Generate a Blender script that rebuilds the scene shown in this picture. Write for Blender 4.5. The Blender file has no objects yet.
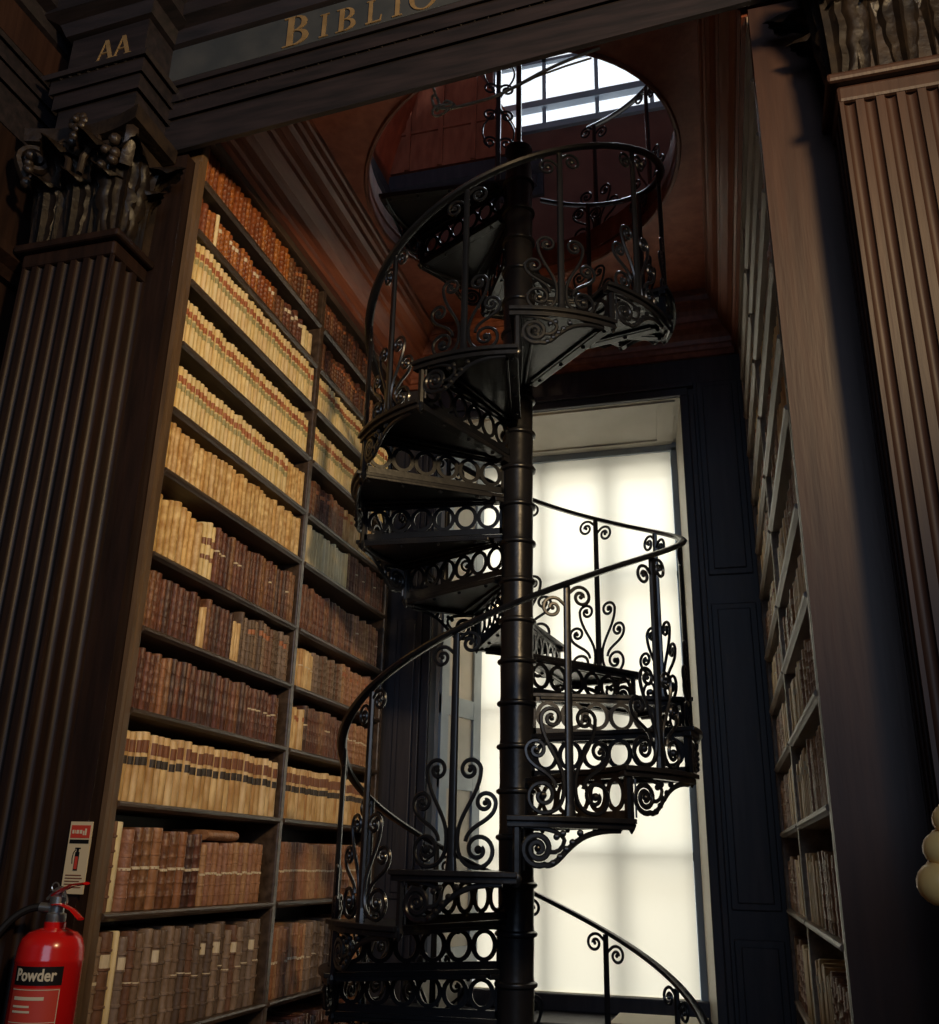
import bpy, bmesh, math, random
from mathutils import Vector, Matrix
random.seed(7)
PI = math.pi
sc = bpy.context.scene
C = bpy.data.collections.new('library'); sc.collection.children.link(C)

# ------------------------------------------------------------------ camera
cam = bpy.data.objects.new('camera', bpy.data.cameras.new('camera')); C.objects.link(cam)
yaw, pitch, roll = -0.285288, 0.351081, 0.0217056
fw = Vector((math.sin(yaw)*math.cos(pitch), math.cos(yaw)*math.cos(pitch), math.sin(pitch)))
rt = Vector((math.cos(yaw), -math.sin(yaw), 0)); up = rt.cross(fw)
r2 = rt*math.cos(roll)+up*math.sin(roll); u2 = -rt*math.sin(roll)+up*math.cos(roll)
m = Matrix((r2, u2, -fw)).transposed().to_4x4(); m.translation = (0, 0, 1.5)
cam.matrix_world = m
cam.data.sensor_fit = 'HORIZONTAL'; cam.data.sensor_width = 36; cam.data.lens = 36*956.36/939
cam.data.clip_start = 0.05
sc.camera = cam
# ------------------------------------------------------------------ light
sc.view_settings.view_transform = 'Standard'; sc.view_settings.look = 'None'
sc.view_settings.gamma = 1; sc.view_settings.use_curve_mapping = False
sc.view_settings.exposure = 0.0
W = bpy.data.worlds.new('hall_daylight'); sc.world = W; W.use_nodes = True
W.node_tree.nodes['Background'].inputs[0].default_value = (0.86, 0.93, 1.0, 1)
W.node_tree.nodes['Background'].inputs[1].default_value = 1.35
sc.cycles.use_denoising = True
sc.cycles.sample_clamp_indirect = 4
sc.cycles.max_bounces = 7
def area(name, loc, target, sx, sy, power, col, spread=PI):
    l = bpy.data.lights.new(name, 'AREA'); l.shape = 'RECTANGLE'; l.size = sx; l.size_y = sy
    l.energy = power; l.color = col; l.spread = spread
    o = bpy.data.objects.new(name, l); C.objects.link(o); o.location = loc
    o.rotation_euler = (Vector(target)-Vector(loc)).to_track_quat('-Z', 'Y').to_euler()
    return o
area('daylight_lower_window', (-0.9, 6.0, 2.4), (-0.9, 5.0, 2.3), 2.0, 3.8, 29, (1.0, 0.92, 0.76))
area('daylight_upper_window', (-0.9, 7.2, 8.2), (-0.9, 5.0, 7.0), 4.2, 4.2, 500, (0.80, 0.90, 1.0))
area('hall_windows', (1.2, -4.5, 4.2), (-0.5, 3.0, 3.2), 3.6, 3.6, 110, (0.60, 0.75, 1.0))
sl = bpy.data.lights.new('hall_lamp', 'SPOT'); sl.energy = 380; sl.color = (1.0, 0.70, 0.36); sl.spot_size = math.radians(92); sl.spot_blend = 1.0; sl.shadow_soft_size = .16
so = bpy.data.objects.new('hall_lamp', sl); C.objects.link(so); so.location = (1.15, .35, 3.75)
so.rotation_euler = (Vector((-1.845, 3.3, 3.15))-Vector(so.location)).to_track_quat('-Z', 'Y').to_euler()

# ------------------------------------------------------------------ materials
def mat(name, col, rough=0.5, col2=None, scale=8, stretch=(1, 1, 1), metal=0, bump=0.0, bscale=None, spec=0.5, rnd=None, coat=0, detail=5):
    M = bpy.data.materials.new(name); M.use_nodes = True; nt = M.node_tree; b = nt.nodes['Principled BSDF']
    b.inputs['Roughness'].default_value = rough; b.inputs['Metallic'].default_value = metal
    b.inputs['Specular IOR Level'].default_value = spec; b.inputs['Coat Weight'].default_value = coat
    b.inputs['Base Color'].default_value = (*col, 1)
    tc = nt.nodes.new('ShaderNodeTexCoord'); mp = nt.nodes.new('ShaderNodeMapping'); mp.inputs['Scale'].default_value = stretch
    nt.links.new(tc.outputs['Object'], mp.inputs['Vector'])
    oi = nt.nodes.new('ShaderNodeObjectInfo')
    nz = nt.nodes.new('ShaderNodeTexNoise'); nz.noise_dimensions = '4D'
    nz.inputs['Scale'].default_value = scale; nz.inputs['Detail'].default_value = detail
    ml = nt.nodes.new('ShaderNodeMath'); ml.operation = 'MULTIPLY'; ml.inputs[1].default_value = 37
    rsrc = oi.outputs['Random']
    if rnd:
        at = nt.nodes.new('ShaderNodeAttribute'); at.attribute_name = 'bk'; nt.links.new(at.outputs['Vector'], mp.inputs['Vector'])
        a2 = nt.nodes.new('ShaderNodeAttribute'); a2.attribute_name = 'rn'
        ad = nt.nodes.new('ShaderNodeMath'); ad.operation = 'ADD'; fr = nt.nodes.new('ShaderNodeMath'); fr.operation = 'FRACT'
        nt.links.new(oi.outputs['Random'], ad.inputs[0]); nt.links.new(a2.outputs['Fac'], ad.inputs[1]); nt.links.new(ad.outputs[0], fr.inputs[0]); rsrc = fr.outputs[0]
    nt.links.new(rsrc, ml.inputs[0]); nt.links.new(ml.outputs[0], nz.inputs['W'])
    nt.links.new(mp.outputs[0], nz.inputs['Vector'])
    last = None
    if col2:
        cr = nt.nodes.new('ShaderNodeValToRGB'); cr.color_ramp.elements[0].position = .36; cr.color_ramp.elements[1].position = .66
        cr.color_ramp.elements[0].color = (*col, 1); cr.color_ramp.elements[1].color = (*col2, 1)
        nt.links.new(nz.outputs['Fac'], cr.inputs['Fac']); last = cr.outputs[0]
    if rnd:      # list of colours chosen per object
        rr = nt.nodes.new('ShaderNodeValToRGB'); rr.color_ramp.interpolation = 'CONSTANT'
        el = rr.color_ramp.elements
        el[0].position = 0; el[0].color = (*rnd[0], 1); el[1].position = 1/len(rnd); el[1].color = (*rnd[1 % len(rnd)], 1)
        for i in range(2, len(rnd)):
            e = el.new(i/len(rnd)); e.color = (*rnd[i], 1)
        nt.links.new(rsrc, rr.inputs['Fac'])
        mx = nt.nodes.new('ShaderNodeMix'); mx.data_type = 'RGBA'; mx.blend_type = 'MULTIPLY'; mx.inputs[0].default_value = 1
        nt.links.new(rr.outputs[0], mx.inputs[6])
        if last is not None: nt.links.new(last, mx.inputs[7])
        else: mx.inputs[7].default_value = (1, 1, 1, 1)
        last = mx.outputs[2]
    if last is not None: nt.links.new(last, b.inputs['Base Color'])
    if bump:
        n2 = nt.nodes.new('ShaderNodeTexNoise'); n2.inputs['Scale'].default_value = bscale or scale*2; n2.inputs['Detail'].default_value = 4
        nt.links.new(mp.outputs[0], n2.inputs['Vector'])
        bp = nt.nodes.new('ShaderNodeBump'); bp.inputs['Strength'].default_value = bump; bp.inputs['Distance'].default_value = 0.01
        nt.links.new(n2.outputs['Fac'], bp.inputs['Height']); nt.links.new(bp.outputs[0], b.inputs['Normal'])
    return M
oak = mat('dark_oak', (0.011, 0.006, 0.005), 0.45, (0.022, 0.011, 0.008), 5, (6, 6, .7), bump=.15, bscale=9, spec=.3)
oakred = mat('red_oak_panel', (0.25, 0.062, 0.030), 0.5, (0.38, 0.11, 0.055), 5, (4, 4, 1), bump=.15, bscale=12)
oakpier = mat('pier_oak', (0.026, 0.012, 0.009), 0.5, (0.042, 0.020, 0.014), 4, (7, 7, .6), bump=.12, bscale=9, spec=.3)
oakblack = mat('blackened_oak', (0.022, 0.022, 0.030), 0.5, (0.040, 0.036, 0.045), 5, (6, 6, .7), bump=.12, bscale=9)
corn = mat('cornice_oak', (0.17, 0.048, 0.026), 0.45, (0.27, 0.095, 0.052), 6, (5, .6, 5), bump=.1, bscale=12)
shelfw = mat('shelf_oak', (0.040, 0.025, 0.017), 0.35, (0.10, 0.068, 0.048), 6, (6, .6, 6), bump=.1, bscale=14)
litshelf = mat('window_lit_shelf_oak', (0.20, 0.15, 0.11), 0.4, (0.34, 0.27, 0.21), 6, (6, .6, 6), bump=.1, bscale=14)  # lit copy of the shelf oak, window light put into its colour
stilew = mat('stile_oak', (0.085, 0.050, 0.026), 0.45, (0.14, 0.085, 0.045), 6, (6, 6, .6), bump=.1)
entab = mat('entablature_oak', (0.012, 0.011, 0.014), 0.45, (0.026, 0.020, 0.024), 6, (.7, 6, 6), bump=.12, bscale=14)
frz = mat('frieze_paint', (0.035, 0.042, 0.050), 0.6, (0.060, 0.065, 0.070), 7, bump=.05)
gilt = mat('gilt_lettering', (0.24, 0.16, 0.075), 0.5, (0.32, 0.22, 0.11), 20, metal=.2)
iron = mat('black_iron_paint', (0.005, 0.006, 0.009), 0.30, (0.008, 0.009, 0.012), 12, bump=.06, bscale=40, spec=.5, coat=.2)
ironw = mat('worn_iron_paint', (0.007, 0.008, 0.011), 0.30, (0.015, 0.014, 0.015), 9, bump=.10, bscale=30, spec=.35)
ivory = mat('painted_window_wood', (0.42, 0.38, 0.31), 0.5, (0.52, 0.48, 0.41), 4, bump=.04)
bluegrey = mat('grey_sash_paint', (0.26, 0.31, 0.36), 0.4, (0.34, 0.39, 0.43), 5, bump=.04)
vell = mat('cream_vellum', (0.72, 0.56, 0.27), 0.55, (0.86, 0.72, 0.42), 4, (1, .3, 1.2), bump=.1, rnd=[(1, 1, 1), (.9, .88, .8), (1, .95, .82), (.95, .9, .9)])
vells = mat('stained_vellum', (0.48, 0.27, 0.08), 0.55, (0.82, 0.62, 0.30), 5, (1, .3, 1.4), bump=.1, rnd=[(1, 1, 1), (.85, .8, .7), (1, .92, .8), (.92, .9, .95)])
calf = mat('pale_calf', (0.52, 0.32, 0.13), 0.5, (0.85, 0.66, 0.38), 3, (1, .3, .8), bump=.08, rnd=[(1, 1, 1), (.9, .85, .75), (.8, .66, .5), (1, .98, .9)])
white = mat('white_vellum', (0.76, 0.66, 0.42), 0.5, (0.90, 0.82, 0.58), 4, bump=.08, rnd=[(1, 1, 1), (.9, .84, .7), (.97, .9, .78)])
leath = mat('brown_leather', (0.45, 0.40, 0.36), 0.42, (1, 1, 1), 6, (1, .4, 1.5), bump=.3, bscale=14,
            rnd=[(.20, .075, .035), (.13, .050, .030), (.25, .11, .05), (.16, .055, .035), (.22, .085, .050), (.10, .045, .030), (.30, .15, .07), (.17, .065, .040)])
orng = mat('orange_calf', (0.50, 0.40, 0.30), 0.40, (1, 1, 1), 5, (1, .4, 1.3), bump=.25, bscale=14,
           rnd=[(.42, .14, .035), (.34, .10, .03), (.50, .19, .05), (.28, .09, .04)])
greyl = mat('faded_leather', (0.70, 0.66, 0.60), 0.5, (1, 1, 1), 6, (1, .4, 1.5), bump=.3, bscale=14,
            rnd=[(.24, .16, .11), (.17, .115, .08), (.30, .21, .15), (.20, .10, .06), (.13, .085, .06), (.26, .19, .15)])
tanl = mat('tan_leather', (0.66, 0.60, 0.52), 0.45, (1, 1, 1), 6, (1, .4, 1.5), bump=.25, bscale=14,
           rnd=[(.40, .20, .10), (.34, .15, .07), (.46, .26, .13), (.38, .19, .12)])
redl = mat('red_label', (0.30, 0.075, 0.025), .5, (0.46, 0.17, 0.06), 9)
grnl = mat('green_label', (0.26, 0.25, 0.11), .5, (0.44, 0.38, 0.18), 9)
blkl = mat('black_label', (0.02, 0.015, 0.013), .5, (0.05, 0.035, 0.03), 9)
brnl = mat('brown_label', (0.16, 0.055, 0.025), .5, (0.24, 0.09, 0.04), 9)
tape = mat('linen_tape', (0.62, 0.52, 0.36), .8, (0.74, 0.64, 0.47), 14)
paper = mat('page_block', (0.45, 0.38, 0.28), .8, (0.60, 0.52, 0.40), 20, (1, 20, 1), bump=.2)
redp = mat('red_enamel', (0.55, 0.008, 0.008), .22, (0.62, 0.012, 0.010), 3, coat=.5)
steel = mat('steel', (0.55, 0.55, 0.52), .3, metal=.9)
blackp = mat('black_plastic', (0.006, 0.006, 0.007), .6, spec=.2)
cream = mat('cream_print', (0.62, 0.55, 0.40), .6)
signw = mat('sign_board', (0.62, 0.52, 0.34), .5)
signr = mat('sign_red', (0.52, 0.05, 0.03), .5)
floorm = mat('oak_floor', (0.10, 0.06, 0.035), .4, (0.17, 0.10, 0.06), 5, (1, 8, 1), bump=.1)
marble = mat('warm_lit_marble', (0.80, 0.48, 0.15), .35, (0.90, 0.60, 0.24), 4, bump=.03)  # cream marble with the warm light on the bust put into its colour
cordm = mat('cord', (0.30, 0.27, 0.20), .6, (0.45, 0.40, 0.30), 30)
plast = mat('upper_wall', (0.14, 0.050, 0.035), .5, (0.20, 0.08, 0.055), 4)
def blind_mat():
    M = bpy.data.materials.new('blind_cloth'); M.use_nodes = True; nt = M.node_tree
    for n in list(nt.nodes): nt.nodes.remove(n)
    o = nt.nodes.new('ShaderNodeOutputMaterial'); t = nt.nodes.new('ShaderNodeBsdfTranslucent'); d = nt.nodes.new('ShaderNodeBsdfDiffuse')
    t.inputs[0].default_value = (0.92, 0.86, 0.70, 1); d.inputs[0].default_value = (0.75, 0.70, 0.58, 1)
    x = nt.nodes.new('ShaderNodeMixShader'); x.inputs[0].default_value = .3
    nt.links.new(t.outputs[0], x.inputs[1]); nt.links.new(d.outputs[0], x.inputs[2]); nt.links.new(x.outputs[0], o.inputs[0])
    return M
blindm = blind_mat()
def glass_mat():
    M = bpy.data.materials.new('window_glass'); M.use_nodes = True; nt = M.node_tree
    for n in list(nt.nodes): nt.nodes.remove(n)
    o = nt.nodes.new('ShaderNodeOutputMaterial'); t = nt.nodes.new('ShaderNodeBsdfTransparent'); d = nt.nodes.new('ShaderNodeBsdfGlossy')
    d.inputs['Roughness'].default_value = .05
    x = nt.nodes.new('ShaderNodeMixShader'); x.inputs[0].default_value = .06
    nt.links.new(t.outputs[0], x.inputs[1]); nt.links.new(d.outputs[0], x.inputs[2]); nt.links.new(x.outputs[0], o.inputs[0])
    return M
glass = glass_mat()

# ------------------------------------------------------------------ helpers
def obj(name, bm, m, parent=None, smooth=False, bevel=0):
    me = bpy.data.meshes.new(name)
    bmesh.ops.recalc_face_normals(bm, faces=bm.faces[:])
    bm.to_mesh(me); bm.free(); me.materials.append(m)
    if smooth:
        for p in me.polygons: p.use_smooth = True
        try: me.set_sharp_from_angle(angle=0.7)
        except Exception: pass
    o = bpy.data.objects.new(name, me); C.objects.link(o)
    if parent: o.parent = parent
    if bevel:
        b = o.modifiers.new('bevel', 'BEVEL'); b.width = bevel; b.segments = 2; b.limit_method = 'ANGLE'
    return o
def tag(o, label, cat, group=None, kind=None):
    o['label'] = label; o['category'] = cat
    if group: o['group'] = group
    if kind: o['kind'] = kind
    return o
def thing(name, label, cat, loc=(0, 0, 0), rz=0, group=None):
    o = bpy.data.objects.new(name, None); C.objects.link(o); o.empty_display_size = .05
    o.location = loc; o.rotation_euler = (0, 0, rz)
    return tag(o, label, cat, group)
def struct(name, bm, m, bevel=0, smooth=False):
    o = obj(name, bm, m, bevel=bevel, smooth=smooth); o['kind'] = 'structure'; return o
def B(): return bmesh.new()
def box(bm, x0, x1, y0, y1, z0, z1):
    v = [bm.verts.new((x, y, z)) for x in (x0, x1) for y in (y0, y1) for z in (z0, z1)]
    for f in ((0, 1, 3, 2), (4, 6, 7, 5), (0, 4, 5, 1), (2, 3, 7, 6), (0, 2, 6, 4), (1, 5, 7, 3)): bm.faces.new([v[i] for i in f])
    return v
def prism(bm, prof, A, Bp, cap=True):
    """prof: list of points functions of end; A,Bp map (a,b)->3D at each end"""
    va = [bm.verts.new(A(*p)) for p in prof]; vb = [bm.verts.new(Bp(*p)) for p in prof]
    n = len(prof)
    for i in range(n):
        j = (i+1) % n; bm.faces.new((va[i], va[j], vb[j], vb[i]))
    if cap: bm.faces.new(va); bm.faces.new(vb[::-1])
def tube(bm, pts, ra, rb=None, n=6, up=Vector((0, 0, 1)), taper=None, closed=False):
    """sweep an elliptical section; ra across 'side', rb along 'up-ish'"""
    rb = rb or ra; pts = [Vector(p) for p in pts]; rings = []
    N = len(pts)
    for i, p in enumerate(pts):
        a = pts[(i-1) % N] if (closed or i > 0) else p; b = pts[(i+1) % N] if (closed or i < N-1) else p
        t = (b-a).normalized()
        u = up(p) if callable(up) else up
        s = t.cross(u)
        if s.length < 1e-4: s = t.cross(Vector((1, 0, 0)))
        s.normalize(); w = s.cross(t).normalized()
        k = taper(i/(N-1)) if taper else 1
        rings.append([bm.verts.new(p+s*ra*k*math.cos(2*PI*j/n)+w*rb*k*math.sin(2*PI*j/n)) for j in range(n)])
    rng = range(N) if closed else range(N-1)
    for i in rng:
        a, b = rings[i], rings[(i+1) % N]
        for j in range(n): bm.faces.new((a[j], a[(j+1) % n], b[(j+1) % n], b[j]))
    if not closed:
        bm.faces.new(rings[0][::-1]); bm.faces.new(rings[-1])
def lathe(bm, prof, n=20, c=(0, 0), cap=True):
    rings = [[bm.verts.new((c[0]+r*math.cos(2*PI*j/n), c[1]+r*math.sin(2*PI*j/n), z)) for j in range(n)] for r, z in prof]
    for a, b in zip(rings, rings[1:]):
        for j in range(n): bm.faces.new((a[j], a[(j+1) % n], b[(j+1) % n], b[j]))
    if cap: bm.faces.new(rings[0][::-1]); bm.faces.new(rings[-1])
def ball(bm, c, r, sx=1, sy=1, sz=1, seg=10):
    mt = Matrix.Translation(c) @ Matrix.Diagonal((r*sx, r*sy, r*sz, 1))
    bmesh.ops.create_uvsphere(bm, u_segments=seg, v_segments=max(6, seg*2//3), radius=1, matrix=mt)
def spiral(cx, cy, r, a0, turns, r1=.25, n=26):
    """volute points starting on the outside at angle a0 and winding in (turns<0 = clockwise)"""
    out = []
    for i in range(n):
        t = i/(n-1); rr = r*(1-(1-r1)*t); a = a0+turns*2*PI*t
        out.append((cx+rr*math.cos(a), cy+rr*math.sin(a)))
    return out
def bez(p0, p1, p2, p3, n=10):
    return [tuple((1-t)**3*a+3*(1-t)**2*t*b+3*(1-t)*t*t*c+t**3*d for a, b, c, d in zip(p0, p1, p2, p3)) for t in [i/(n-1) for i in range(n)]]

# ------------------------------------------------------------------ the setting
bm = B(); box(bm, -5, 5, -6, 9, -.1, 0); struct('floor', bm, floorm)
bm = B(); box(bm, -5.1, -5, -6, 2.56, 0, 9); struct('wall_hall_left', bm, oak)
bm = B(); box(bm, 5, 5.1, -6, 2.56, 0, 9); struct('wall_hall_right', bm, oak)
bm = B(); box(bm, -5, 5, -6.1, -6, 0, 9); struct('wall_hall_rear', bm, oak)
bm = B(); box(bm, -5, 5, -6, 5.3, 9, 9.1); struct('ceiling_hall', bm, oakred)
SH = 0.069
def shz(x, z): return z+SH*(x+.85)
# piers either side of the opening
bm = B(); box(bm, -5, -1.866, 2.50, 2.56, 0, 3.98); box(bm, -5, -2.2, 2.505, 2.56, 3.98, 9); struct('wall_left', bm, oak)
bm = B(); box(bm, .172, 5, 2.50, 2.56, 0, 4.12); box(bm, .5, 5, 2.505, 2.56, 4.12, 9); struct('wall_right', bm, oakpier)
bm = B(); box(bm, -2.56, -2.46, -2.5, 2.49, 0, 4.0); struct('wall_side', bm, oak)
# wall moulding on the side wall
bm = B()
prism(bm, [(0, 0), (.03, 0), (.05, .03), (.09, .05), (.09, .09), (0, .09)], lambda a, b: (-2.46+a, -2.0, 3.42+b), lambda a, b: (-2.46+a, 2.49, 3.42+b))
tr = struct('trim_1', bm, oak)
# alcove walls behind the bookcases, back wall with the window opening
bm = B(); box(bm, -2.35, -2.2, 2.56, 4.85, 0, 4.5); struct('wall_alcove_left', bm, oakblack)
bm = B(); box(bm, .52, .62, 2.56, 4.85, 0, 4.5); struct('wall_alcove_right', bm, oakblack)
YB = 4.85
WL, WR, WT, WB = -1.62, -.23, 3.925, .80
bm = B()
box(bm, -2.3, WL, YB, YB+.12, 0, 4.5); box(bm, WR, .6, YB, YB+.12, 0, 4.5)
box(bm, WL, WR, YB, YB+.12, WT, 4.5); box(bm, WL, WR, YB, YB+.12, 0, WB)
struct('wall_back', bm, oakblack)
# raised panels beside the window
bm = B()
for (x0, x1) in ((-1.82, -1.68), (-.14, .08)):
    for (z0, z1) in ((.3, 1.2), (1.32, 2.75), (2.9, 4.0)):
        box(bm, x0, x1, YB-.012, YB, z0, z1)
        box(bm, x0+.03, x1-.03, YB-.022, YB-.012, z0+.03, z1-.03)
struct('trim_2', bm, oakblack, bevel=.006)
# splayed reveals and soffit of the window
RL, RR, RT = -1.48, -.305, 3.80
YW = 5.25
bm = B()
v = lambda *p: bm.verts.new(p)
def quad(bm, a, b, c, d, th, n):
    n = Vector(n)*th; P = [Vector(q) for q in (a, b, c, d)]
    vs = [bm.verts.new(p) for p in P]+[bm.verts.new(p+n) for p in P]
    for f in ((0, 1, 2, 3), (7, 6, 5, 4), (0, 4, 5, 1), (1, 5, 6, 2), (2, 6, 7, 3), (3, 7, 4, 0)): bm.faces.new([vs[i] for i in f])
quad(bm, (WL, YB, WT), (WR, YB, WT), (RR, YW+.1, RT), (RL, YW+.1, RT), .03, (0, 0, 1))
def onsoff(s, t, dz):   # s across 0..1, t depth 0..1
    x = (WL+(WR-WL)*s)*(1-t)+(RL+(RR-RL)*s)*t
    return (x, YB+(YW+.1-YB)*t, WT+(RT-WT)*t+dz)
for (s0, s1, t0, t1) in ((.02, .98, .03, .14), (.02, .98, .68, .78), (.02, .09, .14, .68), (.91, .98, .14, .68)):
    quad(bm, onsoff(s0, t0, -.010), onsoff(s1, t0, -.010), onsoff(s1, t1, -.010), onsoff(s0, t1, -.010), .012, (0, 0, 1))
struct('window_1', bm, ivory)
bm = B()
quad(bm, (WL, YB, WB), (WL, YB, WT), (RL, YW+.1, RT), (RL, YW+.1, WB), .03, (-1, 0, 0))
struct('window_2', bm, ivory)
bm = B()
quad(bm, (WR, YB, WB), (WR, YB, WT), (RR, YW+.1, RT), (RR, YW+.1, WB), .03, (1, 0, 0))
struct('window_3', bm, ivory)
# folded shutter panels on the left reveal (panelled)
sh = thing('window_shutter', 'tall panelled window shutter folded back left of the blind', 'shutter', (WL, YB, WB))
def onrev(t, z, off):
    return (RL*t+WL*(1-t)+.02+off-WL, (YW+.02-YB)*t, z-WB)
bm = B()
def rpan(bm, t0, t1, z0, z1, o0, o1):
    P = [Vector(onrev(t0, z0, o0)), Vector(onrev(t1, z0, o0)), Vector(onrev(t1, z1, o0)), Vector(onrev(t0, z1, o0))]
    quad(bm, *P, o1-o0, (1, 0, 0))
rpan(bm, .04, .92, 1.0, 3.8, 0, .02)
obj('board', bm, ivory, sh)
bm = B()
for (z0, z1) in ((1.0, 1.10), (1.86, 1.96), (2.24, 2.34), (3.1, 3.2), (3.7, 3.8)): rpan(bm, .05, .90, z0, z1, .02, .032)
for (t0, t1) in ((.05, .20), (.74, .90)): rpan(bm, t0, t1, 1.0, 3.8, .02, .033)
obj('frame', bm, bluegrey, sh)
# sash behind the blind
bm = B()
for x in (RL, RL+.39, RL+.78, RR): box(bm, x-.022, x+.022, YW+.05, YW+.09, WB, RT)
for z in (.86, 1.55, 2.30, 3.05, 3.74): box(bm, RL, RR, YW+.05, YW+.09, z-.02, z+.02)
box(bm, RL-.05, RR+.06, YW-.02, YW+.06, 3.782, 3.83)
box(bm, RR-.012, RR+.05, YW-.02, YW+.06, WB, 3.80); box(bm, RL-.05, RL+.012, YW-.02, YW+.06, WB, 3.80)
struct('window_4', bm, bluegrey)
bm = B(); box(bm, RL, RR, YW+.067, YW+.073, WB, RT); struct('window_5', bm, glass)
# roller blind
bl = thing('roller_blind', 'cream roller blind pulled down over the tall window, glowing with daylight', 'blind', (-.9, YW, .9))
bm = B()
nx, nz = 24, 3
g = [[bm.verts.new((RL+.02+.9+(RR-RL-.04)*i/nx, .0+.004*math.sin(i*1.1), 2.885*j/nz)) for j in range(nz+1)] for i in range(nx+1)]
for i in range(nx):
    for j in range(nz): bm.faces.new((g[i][j], g[i+1][j], g[i+1][j+1], g[i][j+1]))
obj('cloth', bm, blindm, bl, smooth=True)
bm = B(); box(bm, RL+.02+.9, RR-.02+.9, -.012, .012, -.025, .0); obj('bottom_bar', bm, cream, bl)
# sill and apron
bm = B(); box(bm, WL-.02, WR+.02, YB-.03, YW+.1, WB-.04, WB+.02); box(bm, WL+.02, WR-.02, YW-.07, YW-.03, WB+.02, .90); struct('window_6', bm, oakblack, bevel=.008)
# casing round the window
bm = B()
for dx, w, th in ((0, .045, .03), (.045, .03, .045)):
    box(bm, WR+dx, WR+dx+w, YB-th, YB, WB, WT+.0); box(bm, WL-dx-w, WL-dx, YB-th, YB, WB, WT)
    box(bm, WL-dx-w, WR+dx+w, YB-th, YB, WT+dx, WT+dx+w)
struct('trim_3', bm, oakblack, bevel=.005)

# ------------------------------------------------------------------ alcove ceiling with the round stair hole
CX, CY = -.862, 3.65
HR, ZC, ZG = .745, 4.50, 4.70
HA, HB_, HCX, HCY, HPH = .815, .70, -.852, 3.60, math.atan2(-.8, .6)
def hole_pt(t, k=0, z=0):
    x_, y_ = (HA+k)*math.cos(t), (HB_+k)*math.sin(t)
    return (HCX+x_*math.cos(HPH)-y_*math.sin(HPH), HCY+x_*math.sin(HPH)+y_*math.cos(HPH), z)
def holed_slab(name, x0, x1, y0, y1, z0, z1, r, m):
    bm = B(); n = 64
    def ring(z, rr): return [bm.verts.new(hole_pt(2*PI*j/n-HPH, 0, z)) for j in range(n)]
    def outer(z):
        out = []
        for j in range(n):
            a = 2*PI*j/n; dx, dy = math.cos(a), math.sin(a)
            ts = []
            if dx > 1e-9: ts.append((x1-CX)/dx)
            if dx < -1e-9: ts.append((x0-CX)/dx)
            if dy > 1e-9: ts.append((y1-CY)/dy)
            if dy < -1e-9: ts.append((y0-CY)/dy)
            t = min(ts); out.append(bm.verts.new((CX+dx*t, CY+dy*t, z)))
        return out
    a, b, c, d = ring(z0, r), outer(z0), ring(z1, r), outer(z1)
    for j in range(n):
        k = (j+1) % n
        bm.faces.new((a[j], b[j], b[k], a[k])); bm.faces.new((c[j], c[k], d[k], d[j])); bm.faces.new((a[j], a[k], c[k], c[j])); bm.faces.new((b[j], d[j], d[k], b[k]))
    return struct(name, bm, m)
holed_slab('ceiling', -2.2, .5, 2.525, 4.97, ZC, ZG, HR, oakred)
# round nosing of the hole
bm = B()
tube(bm, [hole_pt(a, .004, ZC) for a in [2*PI*i/72 for i in range(72)]], .012, .012, 6, closed=True)
tube(bm, [hole_pt(a, .004, ZC+.07) for a in [2*PI*i/72 for i in range(72)]], .010, .010, 6, closed=True)
struct('trim_4', bm, corn, smooth=True)
# crown mouldings of the alcove
def crown(h=.345, p=.225):
    P = [(0, 0), (.03, 0), (.03, .03), (.045, .035), (.05, .06), (.038, .075), (.05, .10), (.075, .125), (.11, .14), (.125, .145), (.125, .175), (.14, .18), (.15, .21), (.17, .235), (.19, .245), (.19, .28), (.205, .285), (.215, .31), (.225, .315), (.225, .345), (0, .345)]
    return [(a*p/.225, b*h/.345) for a, b in P]
bm = B(); prism(bm, crown(), lambda a, b: (-1.845+a, 2.56, 4.155+b), lambda a, b: (-1.845+a, YB, 4.155+b)); struct('trim_5', bm, corn)
def rx(y): return .172-.072*(y-2.6)/2.13
bm = B(); prism(bm, crown(p=.15), lambda a, b: (rx(2.56)-a, 2.56, 4.155+b), lambda a, b: (rx(YB)-a, YB, 4.155+b)); struct('trim_6', bm, corn)
bm = B(); prism(bm, crown(p=.16), lambda a, b: (-1.845, YB-a, 4.155+b), lambda a, b: (.1, YB-a, 4.155+b)); struct('trim_7', bm, corn)

# ------------------------------------------------------------------ entablature
EY = 2.50
EP = [(0, 4.085), (.0, 4.245), (.018, 4.25), (.018, 4.325), (.032, 4.33), (.032, 4.40), (.05, 4.41), (.06, 4.435), (.03, 4.44), (.03, 4.60),
      (.05, 4.605), (.07, 4.65), (.12, 4.66), (.12, 4.72), (.17, 4.76), (.30, 4.77), (.30, 4.84), (.36, 4.90), (.36, 4.95), (-.02, 4.95), (-.02, 4.085)]
EP = [(a, 1.5+(b-1.5)*(2.5-max(a, 0))/2.5) if i < 10 else (a, b-.037) for i, (a, b) in enumerate(EP)]
ZF0, ZF1 = EP[8][1]-.002, EP[9][1]
en = thing('entablature', 'dark wooden entablature beam with gilt BIBLIO lettering across the top', 'beam', (0, EY, 0))
def seg(name, prof, parent, x0, x1, out0, m, o=(0, EY, 0)):
    bm = B(); prism(bm, prof, lambda a, b: (x0, -a-out0, shz(x0, b)), lambda a, b: (x1, -a-out0, shz(x1, b)))
    return obj(name, bm, m, parent)
arch = EP[:8]+[(-.02, EP[7][1]), (-.02, 4.085)]
fri = [(.03, ZF0), (.03, ZF1), (-.02, ZF1), (-.02, ZF0)]
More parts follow.
